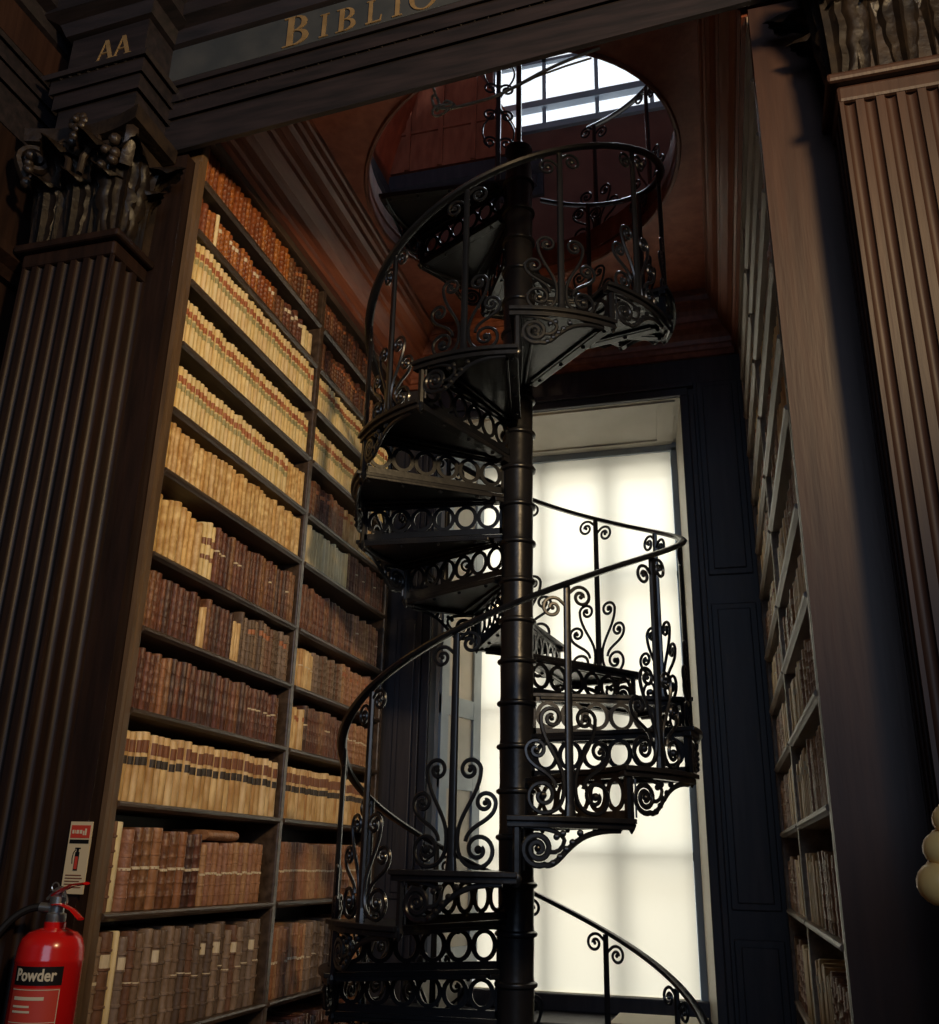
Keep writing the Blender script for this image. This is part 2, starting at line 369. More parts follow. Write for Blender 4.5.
crn = [(.03, ZF1+.001)]+EP[10:19]+[(-.02, EP[18][1]), (-.02, ZF1+.001)]
seg('frieze', fri, en, -1.99, .30, 0, frz)
# bead lines
bm = B(); prism(bm, arch, lambda a, b: (-1.99, -a, shz(-1.99, b)), lambda a, b: (.30, -a, shz(.30, b)))
for i in range(44):
    x = -1.95+i*.05; ball(bm, (x, -.020, shz(x, 4.303)), .0075, seg=6)
obj('architrave', bm, entab, en)
bm = B(); prism(bm, crn, lambda a, b: (-1.98, -a, shz(-1.98, b)), lambda a, b: (.33, -a, shz(.33, b)))
for i in range(52):
    x = -1.95+i*.043
    box(bm, x, x+.026, -.118, -.075, shz(x, EP[12][1]), shz(x, EP[13][1]))
    ball(bm, (x+.013, -.045, shz(x, ZF1+.02)), .015, sy=.6, seg=6)
    box(bm, x+.004, x+.022, -.285, -.2, shz(x, EP[15][1]-.014), shz(x, EP[15][1]+.002))
obj('cornice', bm, entab, en)
# letters: strokes in a unit height
def letter(ch):
    P = []   # list of polygons
    def st(x, w, y0=0, y1=1): P.append([(x, y0), (x+w, y0), (x+w, y1), (x, y1)])
    def serif(x0, x1, y):
        P.append([(x0, y-.03 if y > .5 else y), (x1, y-.03 if y > .5 else y), (x1, y if y > .5 else y+.03), (x0, y if y > .5 else y+.03)])
    def bowl(cx, cy, rx_, ry, w, a0, a1, n=12):
        for i in range(n):
            a, b = a0+(a1-a0)*i/n, a0+(a1-a0)*(i+1)/n
            def f(t, k): 
                ww = w*(.35+.65*abs(math.cos(t)))
                return (cx+(rx_-k*ww)*math.cos(t), cy+(ry-k*ww*.6)*math.sin(t))
            P.append([f(a, 0), f(b, 0), f(b, 1), f(a, 1)])
    if ch == 'I': st(.10, .15); serif(0, .35, 0); serif(0, .35, 1); return P, .35
    if ch == 'L': st(.10, .15); serif(0, .35, 1); P.append([(0, 0), (.62, 0), (.62, .05), (0, .05)]); P.append([(.56, .05), (.62, .05), (.64, .27), (.61, .27)]); return P, .66
    if ch == 'B':
        st(.10, .15); serif(0, .3, 0); serif(0, .3, 1)
        bowl(.28, .75, .30, .25, .14, -PI/2, PI/2); bowl(.28, .26, .36, .26, .15, -PI/2, PI/2)
        P.append([(.2, .97), (.3, .97), (.3, 1), (.2, 1)]); P.append([(.2, .49), (.3, .49), (.3, .53), (.2, .53)]); P.append([(.2, 0), (.3, 0), (.3, .03), (.2, .03)]); return P, .68
    if ch == 'O': bowl(.45, .5, .45, .52, .15, 0, 2*PI, 28); return P, .92
    if ch == 'A':
        P.append([(.30, 1), (.48, 1), (.80, 0), (.62, 0)]); P.append([(.33, .95), (.38, .95), (.10, 0), (.05, 0)]); P.append([(.17, .33), (.62, .33), (.62, .37), (.18, .37)])
        serif(0, .2, 0); serif(.55, .88, 0); return P, .88
    return P, .5
def put_letter(ch, x, z, h, y, parent, th=.004, m=gilt, wx=1.18):
    P, w = letter(ch); P = [[(a*wx, b) for a, b in q] for q in P]; w *= wx; bm = B()
    for k, poly in enumerate(P):
        yy = -th-(k % 3)*.0004
        prism(bm, poly, lambda a, b: (x+a*h, y, shz(x+a*h, z+b*h)), lambda a, b: (x+a*h, y+yy, shz(x+a*h, z+b*h)))
    obj('letter', bm, m, parent); return w*h
for ch, xs, xe, hh in (('B', -1.500, -1.388, .142), ('I', -1.350, -1.314, .110), ('B', -1.283, -1.200, .110), ('L', -1.164, -1.100, .110), ('I', -1.060, -1.022, .128), ('O', -.995, -.885, .115)):
    put_letter(ch, xs, ZF0+.008, hh, -.031, en, wx=(xe-xs)/(letter(ch)[1]*hh))
# block over the left pilaster with its letters, and the same over the right one
def ressaut(x0, x1, out, letters, label):
    t = en
    def ring_prof(prof, name, m, bz=0):
        bm = B()
        if bz:
            for i in range(9):
                xx = x0+.01+(x1-x0-.02)*i/8; ball(bm, (xx, -out-.03, shz(xx, bz)), .012, seg=6)
        n = len(prof)
        def pt(k, a, b):
            # mitred round the front and both flanks
            if k == 0: return (x0-a, .0, shz(x0, b))
            if k == 1: return (x0-a, -out-a, shz(x0, b))
            if k == 2: return (x1+a, -out-a, shz(x1, b))
            return (x1+a, .0, shz(x1, b))
        rows = [[bm.verts.new(pt(k, a, b)) for a, b in prof] for k in range(4)]
        for k in range(3):
            for i in range(n-1):
                bm.faces.new((rows[k][i], rows[k][i+1], rows[k+1][i+1], rows[k+1][i]))
        bm.faces.new([rows[k][0] for k in range(4)]); bm.faces.new([rows[k][-1] for k in (3, 2, 1, 0)])
        obj(name, bm, m, t)
    ring_prof([(p[0], p[1]-.02) for p in EP[:8]], 'architrave', entab, 4.345)
    ring_prof([(.0, ZF0-.02), (.0, ZF1)], 'frieze', entab)
    ring_prof([(a-.03, b) for a, b in EP[10:19]], 'cornice', entab)
    xx = x0+.125
    for ch in letters: xx += put_letter(ch, xx, ZF0+.012, .095, -out-.0, t, wx=.95)-.005
    return t
ressaut(-2.32, -1.985, .19, 'AA', 'dark entablature block lettered AA over the left pilaster')
ressaut(.33, .73, .19, '', 'dark entablature block over the right pilaster at the top right corner')
# entablature returning along the side wall
for nm, pr in (('architrave', arch), ('frieze', fri), ('cornice', crn)):
    bm = B(); prism(bm, pr, lambda a, b: (-2.46+max(a, -.05), -5.0, b-.08), lambda a, b: (-2.46+max(a, -.05), -.012, b-.08)); obj(nm, bm, entab if nm != 'frieze' else oakpier, en)

# ------------------------------------------------------------------ pilasters
def fluted(bm, x0, x1, yf, yb, z0, z1, nf, ns, side):
    """shaft with flutes on its front (facing -Y) and on one flank"""
    # front outline as repeated fillet + concave flute
    def line(L, n):
        pts = []; p = L/n; fl = p*.60; fi = p-fl
        s = 0
        for i in range(n):
            a = i*p+fi/2; pts += [(a, 0)]
            for k in range(1, 8): 
                t = PI*k/8; pts.append((a+fl/2-fl/2*math.cos(t), -fl*.48*math.sin(t)))
            pts += [(a+fl, 0)]
        return [(0, 0)]+pts+[(L, 0)]
    W_, D = x1-x0, yb-yf
    F = line(W_, nf); S = line(D, ns)
    out = []
    if side > 0:     # flank on +x
        for a, d in F: out.append((x0+a, yf-d))
        for a, d in S[1:]: out.append((x1+d, yf+a))
        out.append((x0, yb))
    else:
        for a, d in S[::-1]: out.append((x0-d, yf+a))
        for a, d in F[1:]: out.append((x0+a, yf-d))
        out.append((x1, yb))
    lo = [bm.verts.new((a, b, z0)) for a, b in out]; hi = [bm.verts.new((a, b, z1)) for a, b in out]
    n = len(out)
    for i in range(n): bm.faces.new((lo[i], lo[(i+1) % n], hi[(i+1) % n], hi[i]))
    bm.faces.new(lo[::-1]); bm.faces.new(hi)
def leaf_bm(w, h, curl, n=18, mcols=14):
    """acanthus leaf standing at the origin, facing -Y, its lobed blade rolling outward at the tip"""
    bm = B(); rows = []
    L1 = .62
    for i in range(n+1):
        t = i/n
        if t < L1: zz, yy = h*t*1.30, -.12*h*t*t
        else:
            a = (t-L1)/(1-L1)*curl; rr = h*.16
            zz = h*L1*1.30+rr*math.sin(a)*1.0; yy = -.12*h*L1*L1-rr*1.25*(1-math.cos(a))
        env = (.70+.42*math.sin(PI*min(1, t*.95)))*(1-.45*max(0, (t-.6)/.4)**2)
        lobe = 1+.16*(abs(math.sin(t*PI*4.5))-.5)
        ww = w*env*lobe; row = []
        for j in range(mcols+1):
            s_ = j/mcols*2-1
            vein = .006*math.cos(s_*PI*5)+.010*max(0, 1-abs(s_)*5)
            edge = .05*w*math.sin(t*PI*9+abs(s_)*2)*abs(s_)**2
            row.append(bm.verts.new((s_*ww/2, yy+.22*w*s_*s_-vein-edge, zz-.07*h*abs(s_)**1.5*(.4+t))))
        rows.append(row)
    for i in range(n):
        for j in range(mcols): bm.faces.new((rows[i][j], rows[i][j+1], rows[i+1][j+1], rows[i+1][j]))
    bmesh.ops.solidify(bm, geom=bm.faces[:], thickness=.006)
    return bm
def pilaster(x0, x1, zcap, ztop, side, label, m, mcap, yf=2.31):
    t = thing('fluted_pilaster', label, 'pilaster', ((x0+x1)/2, yf, 0))
    ox, oy = (x0+x1)/2, yf
    bm = B(); fluted(bm, x0-ox, x1-ox, 0, 2.5-yf, .35, zcap-.05, 7, 3, side); obj('shaft', bm, m, t, smooth=True)
    bm = B()
    box(bm, x0-ox-.005, x1-ox+.005, -.005, 2.5-yf, zcap-.085, zcap-.03)
    prism(bm, [(x0-ox-.03, -.03), (x1-ox+.03, -.03), (x1-ox+.03, 2.5-yf), (x0-ox-.03, 2.5-yf)], lambda a, b: (a, b, zcap-.03), lambda a, b: (a, b, zcap))
    obj('astragal', bm, m, t, bevel=.01)
    bm = B(); box(bm, x0-ox-.04, x1-ox+.04, -.04, 2.5-yf, 0, .22); box(bm, x0-ox-.02, x1-ox+.02, -.02, 2.5-yf, .22, .35); obj('base', bm, m, t, bevel=.015)
    H = ztop-zcap
    bm = B()
    w = x1-x0; hw = w/2
    prism(bm, [(-hw, 0), (hw, 0), (hw, 2.5-yf), (-hw, 2.5-yf)], lambda a, b: (a*.97, b, zcap), lambda a, b: (a*1.02, b, zcap+H*.86))
    # abacus with concave front
    ab = []
    for i in range(13):
        s = i/12*2-1; ab.append((s*(hw+.05), -.065+.045*(1-s*s)))
    ab += [(hw+.05, 2.5-yf-.004), (-hw-.05, 2.5-yf-.004)]
    prism(bm, ab, lambda a, b: (a, b, zcap+H*.88), lambda a, b: (a*1.02, b-.004 if b < 0 else b, zcap+H*.995))
    cap = obj('capital', bm, mcap, t)
    lm = None
    def place(name, bmf, loc, rz, tilt=0, s=1):
        o = obj(name, bmf, mcap, cap, smooth=True); o.location = loc; o.rotation_euler = (tilt, 0, rz); o.scale = (s, s, s); return o
    sd = side
    for i in range(3):
        place('acanthus_leaf', leaf_bm(w*.44, H*.50, 2.3), ((-1+i)*w*.335, -.008, zcap), 0)
    for i in range(2):
        place('acanthus_leaf', leaf_bm(w*.46, H*.78, 2.3), ((-.5+i)*w*.40, .004, zcap), 0)
    place('acanthus_leaf', leaf_bm(w*.40, H*.70, 2.2), (sd*w*.5, .0, zcap), sd*.78)
    place('acanthus_leaf', leaf_bm(w*.40, H*.48, 2.3), (sd*w*.5, (2.5-yf)*.5, zcap), sd*PI/2)
    place('acanthus_leaf', leaf_bm(w*.36, H*.74, 2.3), (sd*w*.5, (2.5-yf)*.62, zcap), sd*PI/2)
    for s in (-1, 1):
        # corner volute
        bmv = B()
        pts = [(.055, -.10), (.075, -.07)]
        sp = spiral(.045, .0, .058, -.6, 1.9, .15, 30)
        tube(bmv, [(p[0], 0, p[1]) for p in pts]+[(q[0], 0, q[1]) for q in sp], .015, .024, 6, up=Vector((0, 1, 0)))
        ball(bmv, (.045, 0, 0), .020, seg=8)
        place('volute', bmv, (s*(hw-.02), -.0, zcap+H*.72), s*.0 - (PI/4 if s > 0 else 3*PI/4), 0)
        bmv = B()
        sp = spiral(.0, .0, .034, -1.2 if s > 0 else PI+1.2, 1.6*s, .15, 24)
        tube(bmv, [(s*.035, 0, -.13), (s*.032, 0, -.06)]+[(q[0], 0, q[1]) for q in sp], .010, .014, 6, up=Vector((0, 1, 0)))
        place('volute', bmv, (-s*.062, -.05, zcap+H*.76), 0)
        # fruit swag below volutes
        bmv = B()
        for k in range(6):
            ball(bmv, (random.uniform(-.03, .03), random.uniform(-.03, .0), -k*.022), random.uniform(.016, .024), seg=8)
        place('fruit_drop', bmv, (s*(hw-.02), -.05, zcap+H*.70), 0)
    bmv = B()
    for k in range(7):
        a = 2*PI*k/7; ball(bmv, (.024*math.cos(a), 0, .024*math.sin(a)), .017, sy=.6, seg=8)
    ball(bmv, (0, -.012, 0), .014, seg=8)
    for k in range(3): ball(bmv, (random.uniform(-.02, .02), 0, -.04-k*.025), .018, seg=8)
    place('fleuron', bmv, (0, -.075, zcap+H*.93), 0)
    return t
oakcap = mat('carved_oak', (0.012, 0.009, 0.009), .42, (0.036, 0.024, 0.016), 14, bump=.3, bscale=40)
pilaster(-2.335, -1.965, 3.51, 4.0, 1, 'dark fluted pilaster with carved leafy capital left of the bookcase', oak, oakcap)
pilaster(.375, .745, 3.60, 4.15, -1, 'dark fluted pilaster with carved leafy capital at the right edge', oakpier, oakcap)

# ------------------------------------------------------------------ bookcases
ZS = [3.93, 3.71, 3.49, 3.23, 2.97, 2.74, 2.44, 2.19, 1.93, 1.65, 1.335, .98, .62]
Y0, YM, Y1 = 2.60, 3.69, 4.73
def bookcase(name, label, loc, rz, sgn, mst, shelfw=shelfw):
    """local frame: x = along the wall (0..), y = outward; sgn handled by rz"""
    t = thing(name, label, 'bookcase', loc, rz)
    D = .30
    L = Y1-2.56; S = lambda x0, x1, y0, y1, z0, z1: None
    bm = B(); box(bm, .002, L, -D-.02, -D, 0, 4.06); obj('back_panel', bm, oakblack, t)
    def stile(x0, x1, m):
        bm = B(); box(bm, x0, x1, -D, .0, 0, 4.155)
        obj('stile', bm, m, t, bevel=.006)
    stile(.002, .04, mst)
    bm = B(); box(bm, -.014, .002, -.018, 0, 0, 3.99); obj('lining_board', bm, mst, t); stile(YM-2.56-.018, YM-2.56+.018, shelfw); stile(L-.02, L+.02, shelfw)
    bm = B(); box(bm, .002, L+.02, -D, .004, 4.12, 4.155); obj('top_rail', bm, shelfw, t)
    for z in ZS:
        for (a, b) in ((.04, YM-2.56-.018), (YM-2.56+.018, L-.02)):
            bm = B()
            prof = [(-D, -.024), (-.006, -.024), (0, -.019), (.006, -.015), (.008, -.008), (.004, -.002), (-.004, 0), (-D, 0)]
            prism(bm, prof, lambda p, q: (a+.0005, p, z+.004+q), lambda p, q: (b-.0005, p, z+.004+q))
            obj('shelf', bm, shelfw, t)
    return t
# left: local x -> +Y, local y(out) -> +X : rotation of 90deg maps x->Y, y->-X, so mirror by using rz=90 and negative outward
# simpler: build with outward = -y and rotate
def bookcase_frame(loc, ang, outward):
    return Matrix.Translation(loc) @ Matrix.Rotation(ang, 4, 'Z') @ Matrix.Diagonal((1, outward, 1, 1))
def bake(o, M):
    me = o.data; me.transform(M); me.flip_normals() if M.determinant() < 0 else None
LB = bookcase('bookcase', 'tall oak bookcase of thirteen shelves covering the left alcove wall', (0, 0, 0), 0, 1, stilew)
RB = bookcase('bookcase', 'tall oak bookcase seen edge on at the right alcove wall', (0, 0, 0), 0, 1, litshelf, litshelf)
angR = math.atan2(2.13, -.072)
ML = Matrix.Rotation(PI/2, 4, 'Z') @ Matrix.Diagonal((1, -1, 1, 1))       # local(x along, y out) -> world offset
MR = Matrix.Rotation(angR, 4, 'Z')
for o in LB.children: bake(o, ML)
for o in RB.children: bake(o, MR)
LB.location = (-1.845, 2.56, 0); RB.location = (rx(2.56), 2.56, 0)

# ------------------------------------------------------------------ books
# unit book: spine faces +X at x=0, width along y 0..1, height z 0..1, depth 1 to -x
def book_mesh(name, m, bands=0, raised=0, page=True):
    bm = B(); n = 6
    zs = [0, .012]
    if bands:
        for k in range(bands):
            c = (k+1)/(bands+1); zs += [c-.017, c-.010, c+.010, c+.017]
    zs += [.988, 1]
    def bul(z):
        if z in (0, 1): return -.01
        for k in range(bands):
            c = (k+1)/(bands+1)
            if abs(z-c) < .0101: return raised
        return 0
    rows = []
    for z in zs:
        b = bul(z); row = [bm.verts.new((-1, .0, z))]
        for j in range(n+1):
            a = -PI/2+PI*j/n
            row.append(bm.verts.new((-.15+(.15+b)*math.cos(a)+0, .5+(.5+(.02 if b > 0 else 0))*math.sin(a), z)))
        row.append(bm.verts.new((-1, 1, z))); rows.append(row)
    for a, b in zip(rows, rows[1:]):
        for j in range(len(a)-1): bm.faces.new((a[j], a[j+1], b[j+1], b[j]))
        bm.faces.new((a[-1], a[0], b[0], b[-1]))
    bm.faces.new(rows[0][::-1]); bm.faces.new(rows[-1])
    me = bpy.data.meshes.new(name); bmesh.ops.recalc_face_normals(bm, faces=bm.faces[:]); bm.to_mesh(me); bm.free(); me.materials.append(m)
    at = me.attributes.new('bk', 'FLOAT_VECTOR', 'POINT')
    for i, v_ in enumerate(me.vertices): at.data[i].vector = v_.co
    for p in me.polygons: p.use_smooth = True
    try: me.set_sharp_from_angle(angle=0.9)
    except Exception: pass
    return me
def strip_mesh(name, m, z0, z1, inset=0.0, wrap=-.18):
    """a label or tape curving round the spine"""
    bm = B(); n = 8; k = .012
    pts = [(wrap, -.006)]+[(-.15+(.15+k)*math.cos(-PI/2+PI*j/n), .5+(.5+.012-inset)*math.sin(-PI/2+PI*j/n)) for j in range(n+1)]+[(wrap, 1.006)]
    if inset: pts = pts[1:-1]
    lo = [bm.verts.new((a, b, z0)) for a, b in pts]; hi = [bm.verts.new((a, b, z1)) for a, b in pts]
    for i in range(len(pts)-1): bm.faces.new((lo[i], lo[i+1], hi[i+1], hi[i]))
    me = bpy.data.meshes.new(name); bm.to_mesh(me); bm.free(); me.materials.append(m); return me
MS = {}
for nm, m, bands, raised in (('vellum', vell, 0, 0), ('stained', vells, 0, 0), ('calf', calf, 0, 0), ('white', white, 0, 0), ('leather', leath, 5, .008), ('orange', orng, 5, .008),
                             ('faded', greyl, 5, .022), ('tan', tanl, 5, .010), ('smooth_brown', leath, 3, .004)):
    MS[nm] = book_mesh('book_'+nm, m, bands, raised)
LBL = {'red': [strip_mesh('lab_r', redl, .66, .80, .03), strip_mesh('lab_g', grnl, .50, .62, .03)],
       'black': [strip_mesh('lab_b', brnl, .70, .88, .03), strip_mesh('lab_k', blkl, .52, .64, .03)],
       'brown': [strip_mesh('lab_br', brnl, .60, .72, .03), strip_mesh('lab_br2', brnl, .34, .42, .03)],
       'title': [strip_mesh('lab_t', redl, .70, .80, .03)],
       'cream': [strip_mesh('lab_c', tape, .68, .80, .03)],
       'tape': [strip_mesh('tape', tape, .49, .525)], 'tape2': [strip_mesh('tape2', tape, .56, .59)]}
LN = {'red': ('spine_label', 'spine_label'), 'black': ('spine_label', 'spine_label'), 'brown': ('spine_label', 'spine_label'), 'title': ('spine_label',), 'cream': ('spine_label',), 'tape': ('linen_tape',), 'tape2': ('linen_tape',)}
ORD = ['top', 'second', 'third', 'fourth', 'fifth', 'sixth', 'seventh', 'eighth', 'ninth', 'tenth', 'eleventh', 'twelfth', 'thirteenth']
QUEUE = []
def add_book(kind, lab, s, z, w, h, d, side, label, group, inset=0, row=0, near=True, order=0):
    """s = distance along the case from y=2.56 ; side L / R"""
    if side == 'L': M = Matrix.Translation((-1.853-inset, 2.56+s, z))
    else:
        p = Vector((rx(2.56), 2.56, 0))+Vector((math.cos(angR), math.sin(angR), 0))*(s+w)+Vector((math.sin(angR), -math.cos(angR), 0))*(-.008-inset)*-1
        M = Matrix.Translation((p.x, p.y, z)) @ Matrix.Rotation(angR-PI/2+PI, 4, 'Z')
    QUEUE.append([kind, lab, M, (d, w, h), label, group])
    return QUEUE[-1]
KN = {'vellum': 'cream vellum book', 'stained': 'stained yellow book', 'calf': 'pale calf book', 'white': 'white vellum book', 'leather': 'brown ribbed book',
      'orange': 'orange-brown book', 'faded': 'faded grey book', 'tan': 'tan leather book', 'smooth_brown': 'smooth brown book'}
LT = {'red': ', red and green labels', 'black': ', black and brown labels', 'brown': ', brown labels', 'title': ', red label', 'cream': ', cream label', 'tape': ', taped', 'tape2': ', taped', None: ''}
def nth(k): return f"{k}{'th' if 10 < k % 100 < 14 else {1: 'st', 2: 'nd', 3: 'rd'}.get(k % 10, 'th')}"
def fill(side, row, s0, s1, runs, hfac=1, dmax=.2):
    """runs: list of (kind, label, fraction, w range, h range, probability of label)"""
    z = ZS[row]+.005; s = s0+.004
    bay = 'near' if s0 < 1 else 'far'
    sd = 'left' if side == 'L' else 'right'
    cnt = 0
    for kind, lab, frac, (wa, wb), (ha, hb), pl in runs:
        end = min(s1-.004, s+(s1-s0)*frac)
        while True:
            w = random.uniform(wa, wb)
            if s+w > end+.003 or s+w > s1-.003: break
            l = lab if random.random() < pl else None
            h = random.uniform(ha, hb)
            cnt += 1
            add_book(kind, l, s, z, w*.87, h*random.uniform(.96, .998), min(dmax, h*.72), side, f"{KN[kind]}{LT[l]}, {nth(cnt)} {'from front post' if bay == 'near' else 'past the divider'}, {ORD[row]} shelf, {sd} bookcase",
                     f"books on the {ORD[row]} shelf, {bay} bay, {sd} bookcase", inset=random.uniform(0, .008))
            s += w
A0, A1, B0, B1 = .04, YM-2.56-.018, YM-2.56+.018, Y1-2.56-.02
R1, R2 = 'L', None
left = {
 0: ([('orange', None, .72, (.022, .036), (.165, .182), 0), ('leather', 'title', .28, (.022, .034), (.16, .18), .4)],
     [('leather', 'title', 1, (.020, .030), (.15, .17), .3)]),
 1: ([('orange', 'title', .12, (.025, .035), (.14, .155), .5), ('white', None, .03, (.02, .025), (.16, .165), 0), ('orange', 'cream', .45, (.022, .035), (.13, .155), .3), ('leather', 'cream', .28, (.025, .04), (.13, .16), .5), ('vellum', None, .12, (.03, .04), (.12, .15), 0)],
     [('leather', 'title', 1, (.020, .030), (.14, .165), .5)]),
 2: ([('vellum', 'red', 1, (.026, .030), (.186, .194), 1)], [('vellum', 'red', 1, (.024, .028), (.182, .190), 1)]),
 3: ([('vellum', 'red', 1, (.026, .030), (.178, .188), 1)], [('vellum', 'red', 1, (.022, .026), (.178, .186), 1)]),
 4: ([('vellum', 'red', .86, (.026, .030), (.178, .186), 1), ('stained', None, .14, (.022, .028), (.17, .185), 0)],
     [('leather', 'title', .25, (.022, .032), (.17, .19), .5), ('tan', 'title', .2, (.02, .03), (.17, .19), .3), ('calf', 'title', .55, (.022, .03), (.165, .185), .3)]),
 5: ([('stained', None, 1, (.026, .036), (.170, .190), 0)],
     [('white', None, .52, (.030, .042), (.17, .195), 0), ('leather', 'tape2', .48, (.026, .04), (.18, .205), .3)]),
 6: ([('stained', None, .28, (.030, .045), (.20, .225), 0), ('vellum', 'brown', .10, (.030, .034), (.215, .225), 1), ('leather', 'tape2', .62, (.022, .034), (.205, .225), .2)],
     [('leather', None, .62, (.024, .038), (.195, .215), 0), ('tan', 'tape2', .38, (.028, .04), (.20, .22), .4)]),
 7: ([('leather', None, .34, (.026, .042), (.185, .205), 0), ('calf', None, .04, (.02, .03), (.15, .16), 0), ('leather', None, .17, (.026, .035), (.175, .195), 0), ('calf', None, .06, (.018, .024), (.15, .16), 0), ('faded', 'title', .39, (.026, .034), (.19, .21), .3)],
     [('calf', 'tape2', .22, (.022, .034), (.16, .18), .4), ('faded', None, .34, (.024, .034), (.17, .19), 0), ('tan', 'title', .44, (.022, .034), (.17, .195), .3)]),
 8: ([('leather', None, .16, (.028, .036), (.185, .2), 0), ('tan', None, .05, (.03, .04), (.185, .19), 0), ('smooth_brown', None, .55, (.026, .036), (.19, .205), 0), ('leather', 'tape2', .24, (.026, .036), (.185, .2), .5)],
     [('calf', 'title', .16, (.022, .028), (.17, .19), .5), ('smooth_brown', 'tape2', .45, (.024, .032), (.185, .2), .3), ('tan', 'tape2', .39, (.026, .036), (.18, .2), .6)]),
 9: ([('calf', 'black', 1, (.030, .046), (.212, .224), 1)], [('calf', 'black', 1, (.024, .032), (.205, .213), 1)]),
 10: ([], [('tan', 'tape', 1, (.032, .037), (.222, .228), 1)]),
 11: ([], [('tan', 'tape', .33, (.022, .032), (.255, .275), .8), ('faded', 'tape', .33, (.018, .03), (.24, .27), .6), ('tan', None, .3, (.02, .032), (.24, .27), 0)]),
 12: ([('faded', None, 1, (.03, .05), (.26, .29), 0)], [('leather', 'tape', 1, (.03, .045), (.26, .28), .5)]),
}
for row, (a, b) in left.items():
    fill('L', row, A0, A1, a); fill('L', row, B0, B1, b)
# eleventh shelf, near bay: big folios with a pale page block at the front end
CN = {}
def shelf_run(row, items, s):
    for kind, lab, w, h, label, ins, grp in items:
        CN[row] = CN.get(row, 0)+1
        if grp: label = f"{label}, {nth(CN[row])} from front post"
        add_book(kind, lab, s, ZS[row]+.005, w*.90, h, .2, 'L', label, grp, inset=ins); s += w
    return s
z10 = ZS[10]+.005
g = 'bound volumes on the eleventh shelf, near bay'
items = [('faded', None, .03, .255, 'ragged grey spine at the very front of the eleventh shelf, left bookcase', .0, None),
         ('white', None, .05, .255, 'wide off-white boarded folio near the front of the eleventh shelf', .012, None)]
for k in range(9): items.append(('leather' if k % 3 else 'tan', 'tape', random.uniform(.044, .056), random.uniform(.232, .248)-k*.001, 'thick brown folio tied with tape, eleventh shelf, left bookcase', 0, g))
for k in range(12): items.append(('tan', 'tape', random.uniform(.034, .040), random.uniform(.198, .212), 'reddish tan volume tied with tape, eleventh shelf, left bookcase', 0, g+' back half'))
s = A0+.01
for it in items:
    if s+it[2] > A1-.01: break
    s = shelf_run(10, [it], s)
o = add_book('tan', None, 0, 0, .035, .22, .15, 'L', 'small ribbed volume lying on its side on top of the eleventh-shelf books', None)
o[2] = Matrix.Translation((-1.856, 2.56+.60, ZS[10]+.005+.214+.0355)) @ Matrix.Rotation(-PI/2, 4, 'X')
items = [('faded', 'tape2', .035, .29, 'tall faded book tied with tape, first on the twelfth shelf, near bay', 0, None),
         ('faded', 'cream', .062, .30, 'very thick ribbed grey folio near the front of the twelfth shelf', 0, None),
         ('white', None, .034, .30, 'grey smooth-backed folio third from the front of the twelfth shelf', .008, None)]
for k in range(26):
    items.append(('faded', random.choice(['tape', 'tape', 'cream', None]), random.uniform(.034, .050), random.uniform(.265, .300), 'faded ribbed folio, twelfth shelf, left bookcase', random.uniform(0, .01), 'faded folios on the twelfth shelf'))
s = A0+.006
for it in items:
    if s+it[2] > A1-.006: break
    s = shelf_run(11, [it], s)
# right bookcase
for row in range(13):
    hh = {0: .17, 1: .16, 2: .18, 3: .18, 4: .17, 5: .19, 6: .19, 7: .18, 8: .20, 9: .22, 10: .22, 11: .26, 12: .28}[row]
    k1 = random.choice([['tan', 'calf'], ['calf', 'tan'], ['tan', 'leather']]) if row < 8 else random.choice([['calf', 'tan'], ['tan', 'calf']])
    fill('R', row, A0, A1, [(k1[0], 'tape2', .55, (.036, .055), (hh*.86, hh), .3), (k1[1], 'cream', .45, (.036, .055), (hh*.84, hh), .3)])
    fill('R', row, B0, B1, [(k1[1], 'title', .5, (.036, .055), (hh*.86, hh), .3), (k1[0], 'tape2', .5, (.036, .055), (hh*.84, hh), .2)])

# the 300 that show largest become objects, the rest one mass of books
CI = cam.matrix_world.inverted(); FP = 956.36
def pix(P):
    q = CI @ P; return (469.5+FP*q.x/-q.z, 512-FP*q.y/-q.z)
def seen(b):
    kind, lab, M, (d, w, h) = b[:4]
    q = [pix(M @ Vector((0, y*w, z*h))) for y, z in ((0, 0), (1, 0), (1, 1), (0, 1))]
    cx_, cy_ = sum(p[0] for p in q)/4, sum(p[1] for p in q)/4
    if not (0 < cx_ < 939 and 0 < cy_ < 1024): return 0
    if cx_ > 338 and cx_ < 500: return 0
    return abs(sum(q[i][0]*q[(i+1) % 4][1]-q[(i+1) % 4][0]*q[i][1] for i in range(4)))/2
QUEUE.sort(key=seen, reverse=True)
for kind, lab, M, sc_, label, group in QUEUE[:300]:
    o = bpy.data.objects.new('book', MS[kind]); C.objects.link(o)
    o.matrix_world = M @ Matrix.Diagonal((*sc_, 1)); tag(o, label, 'book', group)
    if lab:
        for nm, me in zip(LN[lab], LBL[lab]):
            c = bpy.data.objects.new(nm, me); C.objects.link(c); c.parent = o
V, F, MI, BK, RN, mats = [], [], [], [], [], []
for kind, lab, M, sc_, label, group in QUEUE[300:]:
    T = M @ Matrix.Diagonal((*sc_, 1)); rn = random.random()
    for me in [MS[kind]]+(LBL[lab] if lab else []):
        m_ = me.materials[0]
        if m_ not in mats: mats.append(m_)
        base = len(V)
        for v_ in me.vertices: V.append(T @ v_.co); BK.append(v_.co.copy()); RN.append(rn)
        for p in me.polygons: F.append([base+k for k in p.vertices]); MI.append(mats.index(m_))
me = bpy.data.meshes.new('books'); me.from_pydata(V, [], F)
for m_ in mats: me.materials.append(m_)
